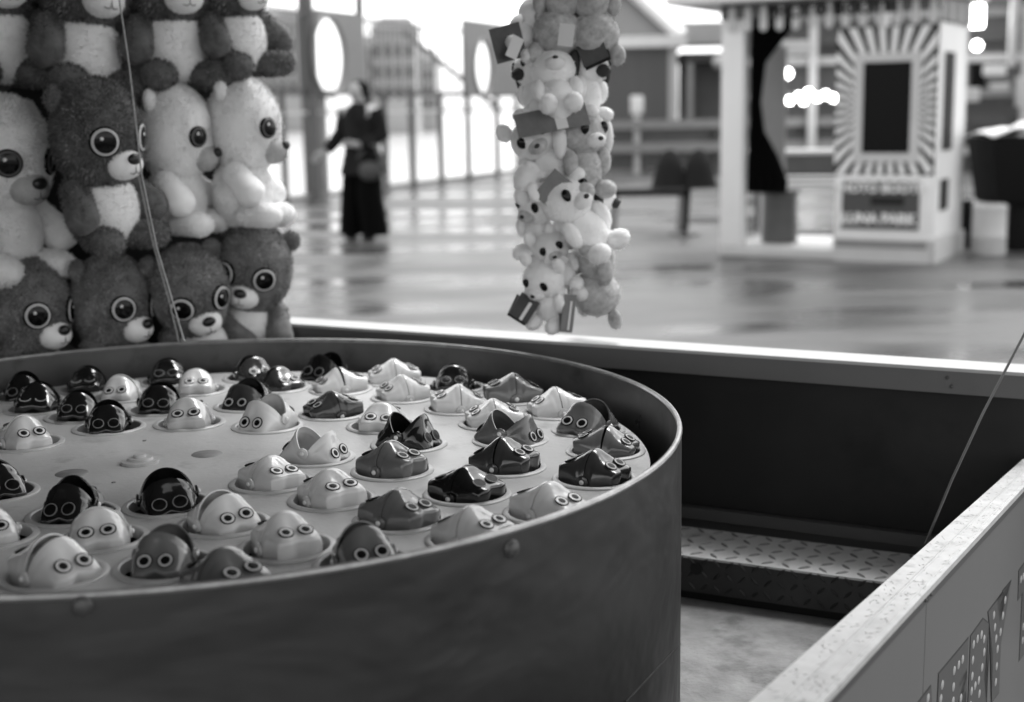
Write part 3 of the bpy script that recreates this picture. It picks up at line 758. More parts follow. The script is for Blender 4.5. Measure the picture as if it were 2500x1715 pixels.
def toy(kind, x, y, Y, size, yaw=0, roll=0, pitch=0, lab='', flop=False, eyes=True):
    D = TOYK[kind]; c = dY(x, y, Y)
    Mt = Matrix.Translation(c) @ Euler((R(pitch), R(roll), R(yaw)), 'XYZ').to_matrix().to_4x4() @ Matrix.Scale(size, 4) @ Matrix.Translation((0, 0, -.05))
    root = empty('small_plush_toy', Mt, lab, 'plush toy', 'small plush toys in the hanging bunch')
    hd = link('head', D['head'], root); link('snout', D['snout'], hd); link('nose', TNOSE, hd, Matrix.Translation((0, -.0335, .066)))
    for s, k in ((-1, 'l'), (1, 'r')):
        link('ear', D[('flop' if flop else 'ear')+k], hd)
        if eyes: link('eye', TEYE, hd, Matrix.Translation((s*.0135, -.0225, .078)))
        link('arm', D['arm'+k], root); link('leg', D['leg'+k], root)
    link('body', D['body'], root); return root
YB = 2.62
toy('s', 1272, 30, YB-.02, 1.62, 20, 6, 185, 'large speckled plush hanging head up at the top left of the bunch')
toy('s', 1345, 35, YB-.02, 1.62, -15, -4, 182, 'large speckled plush with dark bottom at the top right of the bunch')
toy('l', 1200, 62, YB, 1.20, 30, 38, 0, 'cream plush leaning left beside the dark card at the top')
toy('w', 1262, 192, YB-.05, 1.47, 4, -4, -38, 'white sitting plush in the middle with feet pointing out', eyes=False)
toy('p', 1212, 190, YB+.03, 1.31, -60, -14, 0, 'white plush with a big black ear patch, left of the white sitting one', flop=True)
toy('p', 1335, 185, YB, 1.38, 48, 8, 0, 'white plush with dark patch on top, face turned right', flop=True)
toy('l', 1235, 345, YB-.03, 1.53, -6, -36, 10, 'cream plush with two black eyes peeking out under the big card')
toy('w', 1207, 388, YB-.01, 1.20, 150, 20, 60, 'white plush showing its round back on the left')
toy('s', 1325, 345, YB-.03, 1.62, 34, -2, 0, 'speckled plush with one big eye facing right under the card', flop=True)
toy('l', 1222, 500, YB, 1.44, -40, 10, 15, 'cream plush with feet sticking out left, below the tilted card')
toy('w', 1312, 492, YB-.05, 1.74, 40, -26, -20, 'largest white plush at the lower right of the bunch')
toy('p', 1362, 480, YB+.02, 1.14, 80, 10, 0, 'white plush with one dark ear at the right side of the bunch', flop=True, eyes=False)
toy('l', 1262, 590, YB-.02, 1.20, 0, -22, 12, 'cream plush with black eyes near the bottom of the bunch')
toy('s', 1350, 625, YB, 1.74, 130, -10, 168, 'long grey plush with dangling legs at the bottom right', eyes=False)
toy('w', 1238, 662, YB-.03, 1.38, -30, 8, 30, 'white plush lowest in the bunch beside a dark tag')
def card(x, y, Y, wd, hg, yaw, roll, pitch, m_, lab, strip_=True, fold=False):
    Mt = Matrix.Translation(dY(x, y, Y)) @ Euler((R(pitch), R(roll), R(yaw)), 'XYZ').to_matrix().to_4x4()
    root = empty('paper_tag', Mt, lab, 'tag', 'tags on the hanging toys')
    mb = MB(); mb.box((0, 0, 0), (wd, .0012, hg)); mb.build('card', m_, root, smooth=False)
    if fold:
        mb = MB(); mb.box((0, 0, 0), (wd, .0012, hg)); mb.build('card_back', m_, root, smooth=False, M=Matrix.Rotation(R(-24), 4, 'X') @ Matrix.Translation((0, .016, 0)))
    if strip_:
        mb = MB(); mb.box((wd*.12, -.0012, -hg*.08), (wd*.16, .0008, hg*.8)); mb.build('label_strip', M_label, root, smooth=False)
    return root
card(1252, 272, YB-.09, .135, .050, 6, -10, -32, M_card, 'wide tilted grey card with a white strip across the middle of the bunch')
card(1153, 98, YB-.04, .060, .065, 15, -14, 0, M_cardD, 'dark square tag at the upper left of the bunch', False)
card(1168, 108, YB-.065, .022, .040, 10, 24, 0, M_label, 'small white paper label on the upper left dark tag', False)
card(1345, 118, YB-.05, .052, .042, -20, -22, 0, M_cardD, 'black tag sticking out at the upper right of the bunch', False, True)
card(1285, 80, YB-.09, .028, .040, -10, 8, 0, M_label, 'white paper label between the two speckled plush at the top', False)
card(1258, 432, YB-.08, .050, .064, 0, 40, 0, M_card, 'grey tag with white label hanging askew below the eyes')
card(1190, 700, YB-.05, .042, .048, 12, 34, 0, M_cardD, 'dark glossy tag at the bottom left of the bunch', True, True)
card(1290, 710, YB-.05, .026, .070, 20, 8, 0, M_card, 'narrow kite-shaped tag dangling lowest in the bunch', True, True)
card(1262, 592, YB-.06, .040, .030, -10, 30, -20, M_label, 'folded pale paper tag above the lowest white plush', False)
mb = MB(); mb.tube([dY(1285, -300, YB+.02), dY(1285, 60, YB+.02), dY(1278, 300, YB+.02), dY(1285, 520, YB+.02), dY(1290, 660, YB+.01), dY(1292, 690, YB-.03)], .003, 8)
tag(mb.build('hanging_cord', M_cord), 'cord carrying the bunch of small plush toys', 'cord')

# ------------------------------------------------------------------ photo booth
B0 = atz(1756, 624, 0); B0.z = 0
Bf = atz(2270, 645, 0); Bf.z = 0
BU = (Bf-B0).normalized(); BV = Vector((-BU.y, BU.x, 0)); BW = (Bf-B0).length
MBo = Matrix(((BU.x, BV.x, 0, B0.x), (BU.y, BV.y, 0, B0.y), (0, 0, 1, 0), (0, 0, 0, 1)))
booth = empty('photo_booth', MBo, 'white photo booth with striped valance, curtain and sunburst console', 'booth')
BD = 1.15; HB = 2.17
def bbox(name, u0, u1, v0, v1, z0, z1, m_, parent=booth, b=0):
    mb = MB(); mb.box(((u0+u1)/2, (v0+v1)/2, (z0+z1)/2), (u1-u0, v1-v0, z1-z0), b=b); return mb.build(name, m_, parent, smooth=b > 0)
bbox('platform', .0, BW, .0, BD, .0, .09, M_pale, b=.01)
bbox('corner_post', .0, .205, .0, .12, .09, HB-.02, M_white, b=.008)
bbox('rear_post', .0, .12, BD-.12, BD, .09, HB-.02, M_pale)
bbox('rear_post', BW-.13, BW-.003, BD-.12, BD, .09, HB-.02, M_pale)
bbox('roof', -.42, BW+.12, -.28, BD+.2, HB, HB+.16, M_white, b=.02)
cx0, cx1 = 1.035, BW
con = bbox('console', cx0, cx1, .003, .62, .09, .72, M_white, b=.008)
bbox('console_panel', cx0+.055, cx1-.09, -.008, .002, .26, .69, M_white, con)
pp = bbox('sign_plate', cx0+.065, cx1-.10, -.016, -.0085, .275, .675, M_plate, con)
bbox('photo_slot', cx0+.31, cx1-.225, -.020, -.0165, .475, .545, M_hole, con)
bbox('plinth', cx0-.006, cx1+.006, -.012, .63, .0, .20, M_pale, con)
bbox('plinth_recess', cx0+.02, cx1-.03, -.020, -.013, .12, .18, M_grey, con)
Mtx = Matrix.Rotation(R(90), 4, 'X')
uc = (cx0+cx1)/2-.02
link('lettering', text_mesh('PHOTO BOOTH', .105, .003, M_white, .004), con, Matrix.Translation((uc, -.020, .615)) @ Mtx)
link('lettering', text_mesh('LUNA PARK', .115, .003, M_white, .006), con, Matrix.Translation((uc-.01, -.020, .36)) @ Mtx)
bust = bbox('sunburst_panel', cx0-.02, cx1, .03, .62, .725, 1.93, M_dark, booth)
su0, su1, sz0, sz1 = 1.25, 1.645, .905, 1.645
fr0, fr1, fz0, fz1 = su0-.075, su1+.075, sz0-.075, sz1+.075
for (a0, a1, c0_, c1_) in ((fr0, su0, fz0, fz1), (su1, fr1, fz0, fz1), (su0, su1, fz0, sz0), (su0, su1, sz1, fz1)):
    bbox('screen_frame', a0, a1, -.01, .028, c0_, c1_, M_pale, bust)
bbox('screen', su0, su1, .006, .027, sz0, sz1, M_screen, bust)
cu_, cz_ = (su0+su1)/2, (sz0+sz1)/2
def edge_hit(an, x0, x1, z0, z1):
    c, s = math.cos(an), math.sin(an); ts = []
    if abs(c) > 1e-6: ts += [((x1 if c > 0 else x0)-cu_)/c]
    if abs(s) > 1e-6: ts += [((z1 if s > 0 else z0)-cz_)/s]
    t = min(ts); return Vector((cu_+c*t, 0, cz_+s*t))
NR = 36
for k in range(NR):
    an = 2*math.pi*(k+.5)/NR; h_ = 2*math.pi/NR*.27
    i0, i1 = edge_hit(an-h_, fr0, fr1, fz0, fz1), edge_hit(an+h_, fr0, fr1, fz0, fz1)
    o1, o0 = edge_hit(an+h_*.95, cx0-.015, cx1-.01, .73, 1.925), edge_hit(an-h_*.95, cx0-.015, cx1-.01, .73, 1.925)
    mb = MB(); mb.poly([Vector((p.x, .029, p.z)) for p in (i0, i1, o1, o0)], .022, (0, -1, 0)); mb.build('sun_ray', M_white, bust, smooth=False)
# right side wall with window slot
sw_ = bbox('side_wall', BW-.02, BW+.004, .63, BD-.125, .09, HB-.02, M_white)
bbox('side_panel', BW+.0005, BW+.012, .03, .625, .21, 1.95, M_white, booth)
bbox('side_window', BW+.0125, BW+.02, .20, .56, .92, 1.72, M_dark, sw_)
bbox('side_decal', BW+.0125, BW+.017, .2, .5, .42, .68, M_dark, sw_)
bbox('side_plinth', BW+.0125, BW+.03, .0, BD, .0, .19, M_pale, sw_)
# valance: striped pendants with lettering
val = bbox('valance', .0, BW, -.03, -.004, HB-.13, HB-.002, M_dgrey)
nst = 26
for k in range(nst):
    u0 = BW*k/nst; wd_ = BW/nst
    if k % 2 == 0: continue
    pts = [(u0+wd_*.25, HB-.02), (u0+wd_*.75, HB-.02), (u0+wd_*1.05, HB-.19), (u0+wd_*.9, HB-.225), (u0+wd_*.5, HB-.24), (u0+wd_*.1, HB-.225), (u0-wd_*.05, HB-.19)]
    mb = MB(); mb.poly([Vector((x, -.031, z)) for x, z in pts], .006, (0, -1, 0)); mb.build('pendant', M_pale, val, smooth=False)
for k in range(7):
    v0 = BD*k/7
    mb = MB(); mb.poly([Vector((BW+.013, v0+.005, HB-.005)), Vector((BW+.013, v0+BD/7-.005, HB-.005)), Vector((BW+.013, v0+BD/7-.005, HB-.19)), Vector((BW+.013, v0+BD/14, HB-.23)), Vector((BW+.013, v0+.005, HB-.19))], .006, (1, 0, 0)); mb.build('pendant', M_dgrey if k % 2 else M_grey, val, smooth=False)
link('lettering', text_mesh('PHOTO BOOTH', .15, .003, M_black, .004), val, Matrix.Translation((BW*.53, -.041, HB-.09)) @ Mtx)
# inside: back panel, curtain, stool
mb = MB(); pts = [(-.08, .55), (-.08, 1.80), (-.04, 1.84), (.1, 1.84), (.26, 1.84), (.26, .55)]
mb.poly([Vector((x, BD-.16, z)) for x, z in pts], .03, (0, -1, 0)); mb.build('back_panel', M_grey, booth, smooth=False)
def curtain():
    mb = MB(); rows = [(.0, .215, .62, .05), (.12, .215, .55, .05), (.28, .215, .34, .04), (.5, .215, .30, .04), (.66, .21, .34, .04), (.8, .20, .47, .05), (.93, .19, .56, .06), (1.0, .19, .55, .06)]
    n_ = 40; vs = []; fs = []; top, bot = HB-.05, .55
    for (t, l, r_, a_) in rows:
        for i in range(n_+1):
            q = i/n_; vs.append((l+(r_-l)*q, .16+a_*math.sin(q*math.pi*9)*.6, top+(bot-top)*t))
    for j in range(len(rows)-1):
        for i in range(n_): fs.append((j*(n_+1)+i, j*(n_+1)+i+1, (j+1)*(n_+1)+i+1, (j+1)*(n_+1)+i))
    mb.add(vs, fs); o_ = mb.build('curtain', M_cloth, booth, ang=80)
    md = o_.modifiers.new('thick', 'SOLIDIFY'); md.thickness = .008
curtain()
mb = MB(); mb.lathe([(.001, .0), (.16, 0), (.16, .02), (.15, .42), (.17, .44), (.17, .47), (.001, .48)], 24); mb.build('stool', M_dgrey, booth, M=Matrix.Translation((.40, .45, .092)))

# ------------------------------------------------------------------ behind the booth: tables, rails, hut, ride counter
def at_g(x, y): p = atz(x, y, 0); p.z = 0; return p
def slab(name, c, sz, m_, parent, rz=0, b=0):
    mb = MB(); mb.box((0, 0, 0), sz, b=b); return mb.build(name, m_, parent, smooth=b > 0, M=T(c, rz))
# draped pedestal table
p = at_g(1667, 573)
t_ = empty('draped_table', T(p, R(-12)), 'dark draped standing table on one black leg left of the booth', 'table')
for k, xo in ((0, -.14), (1, .16)):
    mb = MB(); mb.lathe([(.03, .88), (.09, .84), (.14, .70), (.19, .50), (.205, .49), (.19, .485)], 24, Matrix.Translation((xo, 0, 0))); mb.build('drape', M_drape, t_)
mb = MB(); mb.tube([(.02, 0, .02), (.05, 0, .50)], .035, 10); mb.build('leg', M_black, t_)
mb = MB(); mb.lathe([(.001, 0), (.16, 0), (.16, .015), (.03, .035), (.001, .035)], 24, Matrix.Translation((.02, 0, 0))); mb.build('foot_plate', M_steel, t_)
slab('crossbar', (.02, 0, .60), (.36, .04, .04), M_steel, t_)
# bent tube bench
p = at_g(1501, 562)
t_ = empty('low_bench', T(p, R(-8)), 'low bench with bent grey tube legs between the toys and the booth', 'bench')
slab('seat', (.36, .14, .40), (.85, .34, .07), M_drape, t_, b=.01)
for x0 in (.0, .72):
    mb = MB(); mb.tube([(x0-.03, .0, .0), (x0, 0, .36), (x0+.02, .04, .385), (x0+.02, .24, .385), (x0, .28, .36), (x0-.03, .28, .0)], .030, 10); mb.build('leg', M_grey, t_)
# two-plank rail
e0, e1 = at_g(1390, 428), at_g(1790, 420)
d_ = (e1-e0); L_ = d_.length; an = math.atan2(d_.y, d_.x)
t_ = empty('plank_rail', T(e0, an), 'long two-plank rail fence in front of the hut', 'fence')
slab('plank', (L_/2+1.5, 0, .98), (L_+3, .06, .18), M_grey, t_); slab('plank', (L_/2+1.5, 0, .52), (L_+3, .06, .20), M_grey, t_); 
k = .05
while k < L_+3:
    slab('post', (k, .09, .55), (.10, .10, 1.1), M_dgrey, t_); k += 1.5
slab('dark_panel', (L_/2+1.5, .20, .5), (L_+3, .04, .8), M_dgrey, t_)
p = at_g(1555, 424)
t_ = empty('white_bollard', T(p), 'pale bollard with square head in front of the plank rail', 'bollard')
mb = MB(); mb.tube([(0, 0, 0), (0, 0, 1.2)], .07, 12); mb.build('stem', M_pale, t_); slab('head', (0, 0, 1.38), (.24, .24, .36), M_white, t_, b=.03)
# hut
Yh = 31.0; hx0, hx1 = atY(1375, 103, Yh), atY(1658, 103, Yh)
ez = hx0.z*.5+hx1.z*.5; hw = (hx1-hx0).length
t_ = empty('ticket_hut', T(((hx0.x+hx1.x)/2, Yh, 0), R(-6)), 'boarded hut with white trimmed pyramid roof behind the hanging toys', 'hut')
hd_ = 2.6
slab('wall', (0, hd_/2, ez/2), (hw*.90, hd_, ez), M_wallb, t_)
kz = .12; nbd = 0
while kz < ez-.05:
    slab('board', (0, -.012, kz), (hw*.90, .03, .17), M_wallb, t_); kz += .19
for sx in (-1, 1): slab('corner_trim', (sx*hw*.445, -.02, ez/2), (.20, .05, ez), M_pale, t_)
slab('gutter', (0, -.36, ez-.02), (hw*1.12, .14, .24), M_white, t_)
slab('gutter', (hw*.5, hd_/2, ez), (.12, hd_*.9, .16), M_white, t_)
apx = Vector((0, hd_/2, ez+1.35)); e_ = hw*.53
mb = MB(); mb.add([(-e_, -.25, ez), (e_, -.25, ez), (e_, hd_+.25, ez), (-e_, hd_+.25, ez), apx], [(0,1,4),(1,2,4),(2,3,4),(3,0,4),(3,2,1,0)]); rf = mb.build('roof', M_shingle, t_, smooth=False)
for q in ((-e_, -.25, ez), (e_, -.25, ez), (e_, hd_+.25, ez)):
    mb = MB(); mb.tube([Vector(q)+Z(.06), apx+Z(.06)], .17, 8); mb.build('hip_trim', M_white, rf)
# side shed beside the hut
p = atY(1715, 300, 32.0)
t_ = empty('open_shed', T((p.x+1.1, 32.5, 0)), 'grey open shed with dark eave right of the hut', 'shed')
slab('wall', (0, .8, 1.2), (3.0, .1, 2.4), M_grey, t_); slab('eave', (0, .2, 2.45), (3.2, 1.6, .22), M_dgrey, t_)
slab('roof', (0, .4, 3.0), (3.3, 1.8, .5), M_pale, t_); slab('side_post', (-1.4, -.5, 1.2), (.14, .14, 2.3), M_pale, t_); slab('side_post', (1.4, -.5, 1.2), (.14, .14, 2.3), M_pale, t_)
mb = MB(); mb.ell((-.75, -.62, 2.33), (.16, .16, .16), 16, 10); mb.build('globe_lamp', M_white, t_)
# table and bench seen through the booth
p = at_g(1965, 545)
t_ = empty('picnic_table', T(p, R(-10)), 'grey picnic table with slatted top seen through the booth opening', 'table')
for k in range(4): slab('slat', (0, -.26+k*.17, .80), (1.5, .15, .04), M_pale, t_)
slab('bench_slat', (0, -.60, .47), (1.5, .24, .045), M_pale, t_); slab('bench_slat', (0, .60, .47), (1.5, .24, .045), M_pale, t_)
slab('apron', (0, -.05, .66), (1.35, .5, .22), M_dgrey, t_)
for sx in (-.55, .55):
    for sy in (-1, 1):
        mb = MB(); mb.tube([(sx, sy*.1, .78), (sx+.03, sy*.62, 0)], .035, 8); mb.build('leg', M_steel, t_)
# the ride behind: long facade with lit bulbs
Yr = 27.0
t_ = empty('ride_facade', T((7.2, Yr, 0), R(-4)), 'long grey ride stall with rails and lit lamps in the right background', 'ride')
slab('wall', (3.3, 1.5, 2.6), (12, .2, 5.2), M_wallb, t_)
for z_, m_ in ((.35, M_pale), (.95, M_dgrey), (1.5, M_grey), (2.2, M_pale), (2.6, M_dgrey), (3.1, M_grey)):
    slab('beam', (3.3, .9+z_*.1, z_), (11.8, .16, .16), m_, t_)
for k in range(9): slab('post', (-2.5+k*1.4, .7, 1.6), (.16, .16, 3.2), M_pale if k % 3 else M_dgrey, t_)
for (x, y, r_) in ((1922, 180, .09), (2385, 112, .09), (1928, 246, .07), (1950, 236, .07), (1974, 228, .08), (1996, 238, .07), (2016, 232, .07), (2035, 240, .07), (1962, 248, .06)):
    q = atY(x, y, Yr-.3); mb = MB(); mb.ell((0, 0, 0), (r_, r_, r_), 14, 8)
    o_ = mb.build('lit_bulb', M_lamp, t_); o_.matrix_parent_inverse = Matrix.Identity(4); o_.matrix_local = (T((7.2, Yr, 0), R(-4))).inverted() @ Matrix.Translation(q)
def ride_part(name, x, y, w_, h_, m_, Y=Yr-.5):
    q = atY(x, y, Y); mb = MB(); mb.box((0, 0, 0), (w_*Y/FPX, .15, h_*Y/FPX), b=.02); o_ = mb.build(name, m_, t_)
    o_.matrix_local = (T((7.2, Yr, 0), R(-4))).inverted() @ Matrix.Translation(q); return o_
ride_part('lit_window', 2376, 40, 46, 52, M_lamp)
ride_part('loudspeaker', 2388, 185, 34, 62, M_black); ride_part('pale_box', 2428, 172, 52, 26, M_white, Yr-.8); ride_part('pale_box', 2440, 212, 44, 18, M_pale, Yr-.8)
ride_part('pale_box', 2372, 232, 34, 34, M_pale, Yr-.9); ride_part('pale_board', 1945, 117, 72, 34, M_pale)
ride_part('hanging_banner', 2492, 225, 22, 70, M_pale, Yr-1.0); ride_part('slanted_pole', 2474, 80, 18, 160, M_pale, Yr-1.0)
# black bollard, pale drum, bin at the right edge
p = at_g(2356, 606); t_ = empty('black_bollard', T(p), 'thin black bollard right behind the booth corner', 'bollard')
mb = MB(); mb.tube([(0, 0, 0), (0, 0, .42)], .055, 12); mb.build('stem', M_black, t_); mb = MB(); mb.ell((0, 0, .42), (.06, .06, .025), 12, 6); mb.build('cap', M_black, t_)
p = at_g(2412, 622); t_ = empty('pale_drum', T(p), 'pale drum standing on the wet ground right of the booth', 'drum')
mb = MB(); mb.lathe([(.001, 0), (.14, 0), (.15, .02), (.145, .15), (.15, .16), (.145, .17), (.145, .40), (.15, .42), (.13, .44), (.001, .44)], 28); mb.build('shell', M_pale, t_)
p = at_g(2480, 612); t_ = empty('litter_bin', T(p, R(8)), 'black hanging litter bin with pale liner at the right picture edge', 'bin')
mb = MB(); vs = []
for z_, hw_, hd2 in ((.43, .28, .18), (.46, .31, .20), (.97, .385, .24), (1.0, .39, .245)):
    vs += [(-hw_, -hd2, z_), (hw_, -hd2, z_), (hw_, hd2, z_), (-hw_, hd2, z_)]
fs = [(3, 2, 1, 0)]
for j_ in range(3):
    for i in range(4): fs.append((j_*4+i, j_*4+(i+1) % 4, (j_+1)*4+(i+1) % 4, (j_+1)*4+i))
mb.add(vs, fs); mb.build('bin_body', M_black, t_, ang=30)
slab('post', (.16, .06, .48), (.46, .26, .96), M_black, t_, b=.02)
mb = MB(); vs = []; fs = []; n_ = 24
for j_ in range(4):
    for i in range(n_+1):
        q = i/n_; vs.append((-.40+.80*q, -.25+j_*.165, 1.015+.11*q+.06*math.sin(q*7+j_*.9)*math.sin(math.pi*q)+(.03 if j_ in (1, 2) else 0)))
for j_ in range(3):
    for i in range(n_): fs.append((j_*(n_+1)+i, j_*(n_+1)+i+1, (j_+1)*(n_+1)+i+1, (j_+1)*(n_+1)+i))
mb.add(vs, fs); o_ = mb.build('liner', M_white, t_); md = o_.modifiers.new('thick', 'SOLIDIFY'); md.thickness = .01

# ------------------------------------------------------------------ quay fence with gate panels, far shore
def qpt(x, y):      # ground point on the fence line under a photo column
    d = ray(x, y); n_ = QN; t = (QP-ORG).dot(n_)/d.dot(n_); q = ORG+d*t; return q
qa = math.atan2(QD.y, QD.x)
fence = empty('quay_fence', T(QP, qa), 'dark steel picket fence along the bright waterfront', 'fence')
def qs(x): q = qpt(x, 300); return (q-QP).dot(QD), q
smin, _ = qs(560); smax, _ = qs(1330)
def fbox(name, s, z0, z1, ws, wd_, m_, off=0, parent=fence):
    return slab(name, (s, off, (z0+z1)/2), (ws, wd_, z1-z0), m_, parent)
k = smin
zr = 1.62
mb = MB(); mb.box((0, 0, 0), (.022, .022, 1.2)); PK = mb.mesh('picket', M_steel, smooth=False)
for x in list(range(560, 746, 10))+list(range(896, 1050, 11))+list(range(1062, 1120, 19))+list(range(1268, 1340, 17)):
    link('picket', PK, fence, Matrix.Translation((qs(x)[0], .02, zr+.62)))
fbox('rail', (smin+smax+4)/2, zr-.04, zr+.04, smax+4-smin, .05, M_steel)
fbox('rail', (smin+smax+4)/2, zr+1.12, zr+1.17, smax+4-smin, .05, M_grey, -.005)
fbox('rail', (smin+smax+4)/2, .03, .12, smax+4-smin, .06, M_grey)
fbox('rail', (smin+smax+4)/2, 1.30, 1.345, smax+4-smin, .05, M_pale)
for x in (690, 880, 938, 1005, 1075, 1142, 1213, 1262, 1310):
    fbox('post', qs(x)[0], 0, zr, .10 if x != 690 else .06, .08, M_steel)
fbox('gate_post', qs(757)[0], 0, 3.3, .17, .17, M_steel); fbox('gate_post', qs(785)[0], 0, zr, .16, .10, M_grey)
fbox('gate_post', qs(887)[0], zr, 3.6, .10, .10, M_steel)
def oval_panel(x0, x1, z0, z1, ox, oz, rx, rz, m_, lab):
    s0_, s1_ = qs(x0)[0], qs(x1)[0]; cs = qs(ox)[0]
    cu = bpy.data.curves.new('panel', 'CURVE'); cu.dimensions = '2D'; cu.fill_mode = 'BOTH'; cu.extrude = .04
    sp = cu.splines.new('POLY'); sp.points.add(3); sp.use_cyclic_u = True
    for i, (u, v) in enumerate(((s0_, z0), (s1_, z0), (s1_, z1), (s0_, z1))): sp.points[i].co = (u, v, 0, 1)
    sp = cu.splines.new('POLY'); sp.points.add(39); sp.use_cyclic_u = True
    for i in range(40): sp.points[i].co = (cs+rx*math.cos(i*math.pi/20), oz+rz*math.sin(i*math.pi/20), 0, 1)
    ob = bpy.data.objects.new('panel_source', cu); COL.objects.link(ob)
    me = bpy.data.meshes.new_from_object(ob.evaluated_get(bpy.context.evaluated_depsgraph_get())); bpy.data.objects.remove(ob)
    me.materials.clear(); me.materials.append(m_)
    root = empty('oval_panel', T(QP, qa), lab, 'gate panel'); link('panel', me, root, Matrix.Translation((0, -.06, 0)) @ Matrix.Rotation(R(90), 4, 'X'))
    mb = MB(); mb.tube([(cs+rx*1.02*math.cos(i*math.pi/20), -.11, oz+rz*1.02*math.sin(i*math.pi/20)) for i in range(41)], .03, 8); mb.build('oval_frame', M_grey, root)
def zz_at(x, y): return qpt(x, y).z
s_l = qs(753)[0]; s_r = qs(840)[0]
oval_panel(766, 884, zr-.02, zz_at(820, 30), 797, (zz_at(797, 45)+zz_at(797, 236))/2, (s_r-s_l)/2*.92, (zz_at(797, 45)-zz_at(797, 236))/2, M_grey, 'grey gate panel with tall oval opening left of the person')
s_l = qs(1148)[0]; s_r = qs(1190)[0]
oval_panel(1128, 1262, zr-.02, zz_at(1180, 55), 1172, (zz_at(1172, 100)+zz_at(1172, 232))/2, (s_r-s_l)/2, (zz_at(1172, 100)-zz_at(1172, 232))/2, M_grey, 'grey gate panel with smaller oval opening behind the hanging toys')
# slanting stay of the stairs rail
cordm = [(qpt(1035, 75)+QN*.4), (qpt(1265, 270)+QN*.4)]
mb = MB(); mb.tube(cordm, .05, 8); tag(mb.build('slanting_rail', M_grey), 'slanting handrail behind the picket fence', 'handrail')
# far shore
def house(x0, x1, ytop, Y, m_, lab, roof=True, nw=4, nh=3):
    a_, b_ = atY(x0, ytop, Y), atY(x1, ytop, Y); wv = b_.x-a_.x; hv = a_.z+1.6
    t_ = empty('far_building', T(((a_.x+b_.x)/2, Y, -1.6)), lab, 'building', 'buildings on the far shore')
    slab('wall', (0, 6, hv/2), (wv, 12, hv), m_, t_)
    mb = MB(); hw_ = wv/2+.4; mb.add([(-hw_, -.5, hv), (hw_, -.5, hv), (hw_, 12.5, hv), (-hw_, 12.5, hv), (-hw_*.6, 6, hv+2.2), (hw_*.6, 6, hv+2.2)], [(0,1,5,4),(1,2,5),(2,3,4,5),(3,0,4),(3,2,1,0)]); mb.build('roof', M_farroof, t_, smooth=False)
    for i in range(nw):
        for j_ in range(nh):
            slab('window', (-wv/2+wv*(i+.5)/nw, -.02, hv*(.3+.6*(j_+.5)/nh)), (wv/nw*.5, .1, hv*.6/nh*.6), M_glassd, t_)
house(905, 1010, 75, 190, M_far, 'widest grey building on the far shore, right of the walking person')
house(862, 905, 120, 200, M_far, 'narrow far building just above the walking person')
house(1012, 1062, 150, 210, M_far, 'low far building right of the widest one')
house(600, 745, 60, 230, M_far, 'far building half seen through the pickets on the left', nw=6)

# ------------------------------------------------------------------ the walking person
PP = atz(898*1.0, 583, 0); PP = atz(890, 586, 0); PP.z = 0
person = empty('person', T(PP, R(-28)), 'person in black coat and wide black trousers walking past the waterfront fence', 'person')
def skinned(name, verts, edges, radii, m_, parent, sub=2):
    me = bpy.data.meshes.new(name); me.from_pydata(verts, edges, []); o_ = link(name, me, parent)
    md = o_.modifiers.new('skin', 'SKIN'); md.use_smooth_shade = True
    for v, r_ in zip(me.skin_vertices[0].data, radii): v.radius = (r_, r_)
    me.skin_vertices[0].data[0].use_root = True
    s_ = o_.modifiers.new('sub', 'SUBSURF'); s_.levels = sub; s_.render_levels = sub
    dg = bpy.context.evaluated_depsgraph_get(); me2 = bpy.data.meshes.new_from_object(o_.evaluated_get(dg))
    bpy.data.objects.remove(o_); me2.materials.clear(); me2.materials.append(m_)
    for p_ in me2.polygons: p_.use_smooth = True
    return link(name, me2, parent)
# local axes: person faces -Y; x to the picture right
V = [(0, 0, .88), (0, 0, 1.02), (0, -.01, 1.20), (0, 0, 1.33), (0, -.005, 1.40), (-.01, -.015, 1.46), (-.012, -.02, 1.55),
     (.17, 0, 1.31), (.22, .03, 1.08), (.10, -.16, .98), (.03, -.20, 1.00),
     (-.17, 0, 1.31), (-.24, .02, 1.10), (-.36, -.10, .92), (-.42, -.13, .88),
     (.09, 0, .84), (.10, -.03, .48), (.11, .05, .09), (.11, -.09, .035),
     (-.09, 0, .84), (-.11, .0, .48), (-.15, .10, .09), (-.15, -.03, .035)]
Ed = [(0,1),(1,2),(2,3),(3,4),(4,5),(5,6),(3,7),(7,8),(8,9),(9,10),(3,11),(11,12),(12,13),(13,14),(0,15),(15,16),(16,17),(17,18),(0,19),(19,20),(20,21),(21,22)]
Rd = [.13, .12, .135, .11, .05, .075, .085, .07, .05, .035, .032, .07, .05, .034, .03, .085, .06, .042, .035, .085, .06, .042, .035]
for base, dirv in ((10, Vector((-.9, -.3, .05)).normalized()), (14, Vector((-.75, -.25, -.5)).normalized())):
    c = Vector(V[base]); side = dirv.cross(Vector((0, 1, .3))).normalized()
    for k, (off, ln) in enumerate(((-.026, .07), (-.009, .08), (.009, .078), (.026, .062), (-.034, .05))):
        p1 = c+side*off+dirv*.035*(0.3 if k == 4 else 1)+(Vector((0, -.02, 0)) if k == 4 else Vector()); p2 = p1+dirv*ln*.5+Vector((0, -.004, -.004)); p3 = p2+dirv*ln*.4+Vector((0, -.010, -.010))
        i0 = len(V); V += [p1[:], p2[:], p3[:]]; Rd += [.010, .009, .008]; Ed += [(base, i0), (i0, i0+1), (i0+1, i0+2)]
skinned('body', V, Ed, Rd, M_skin, person)
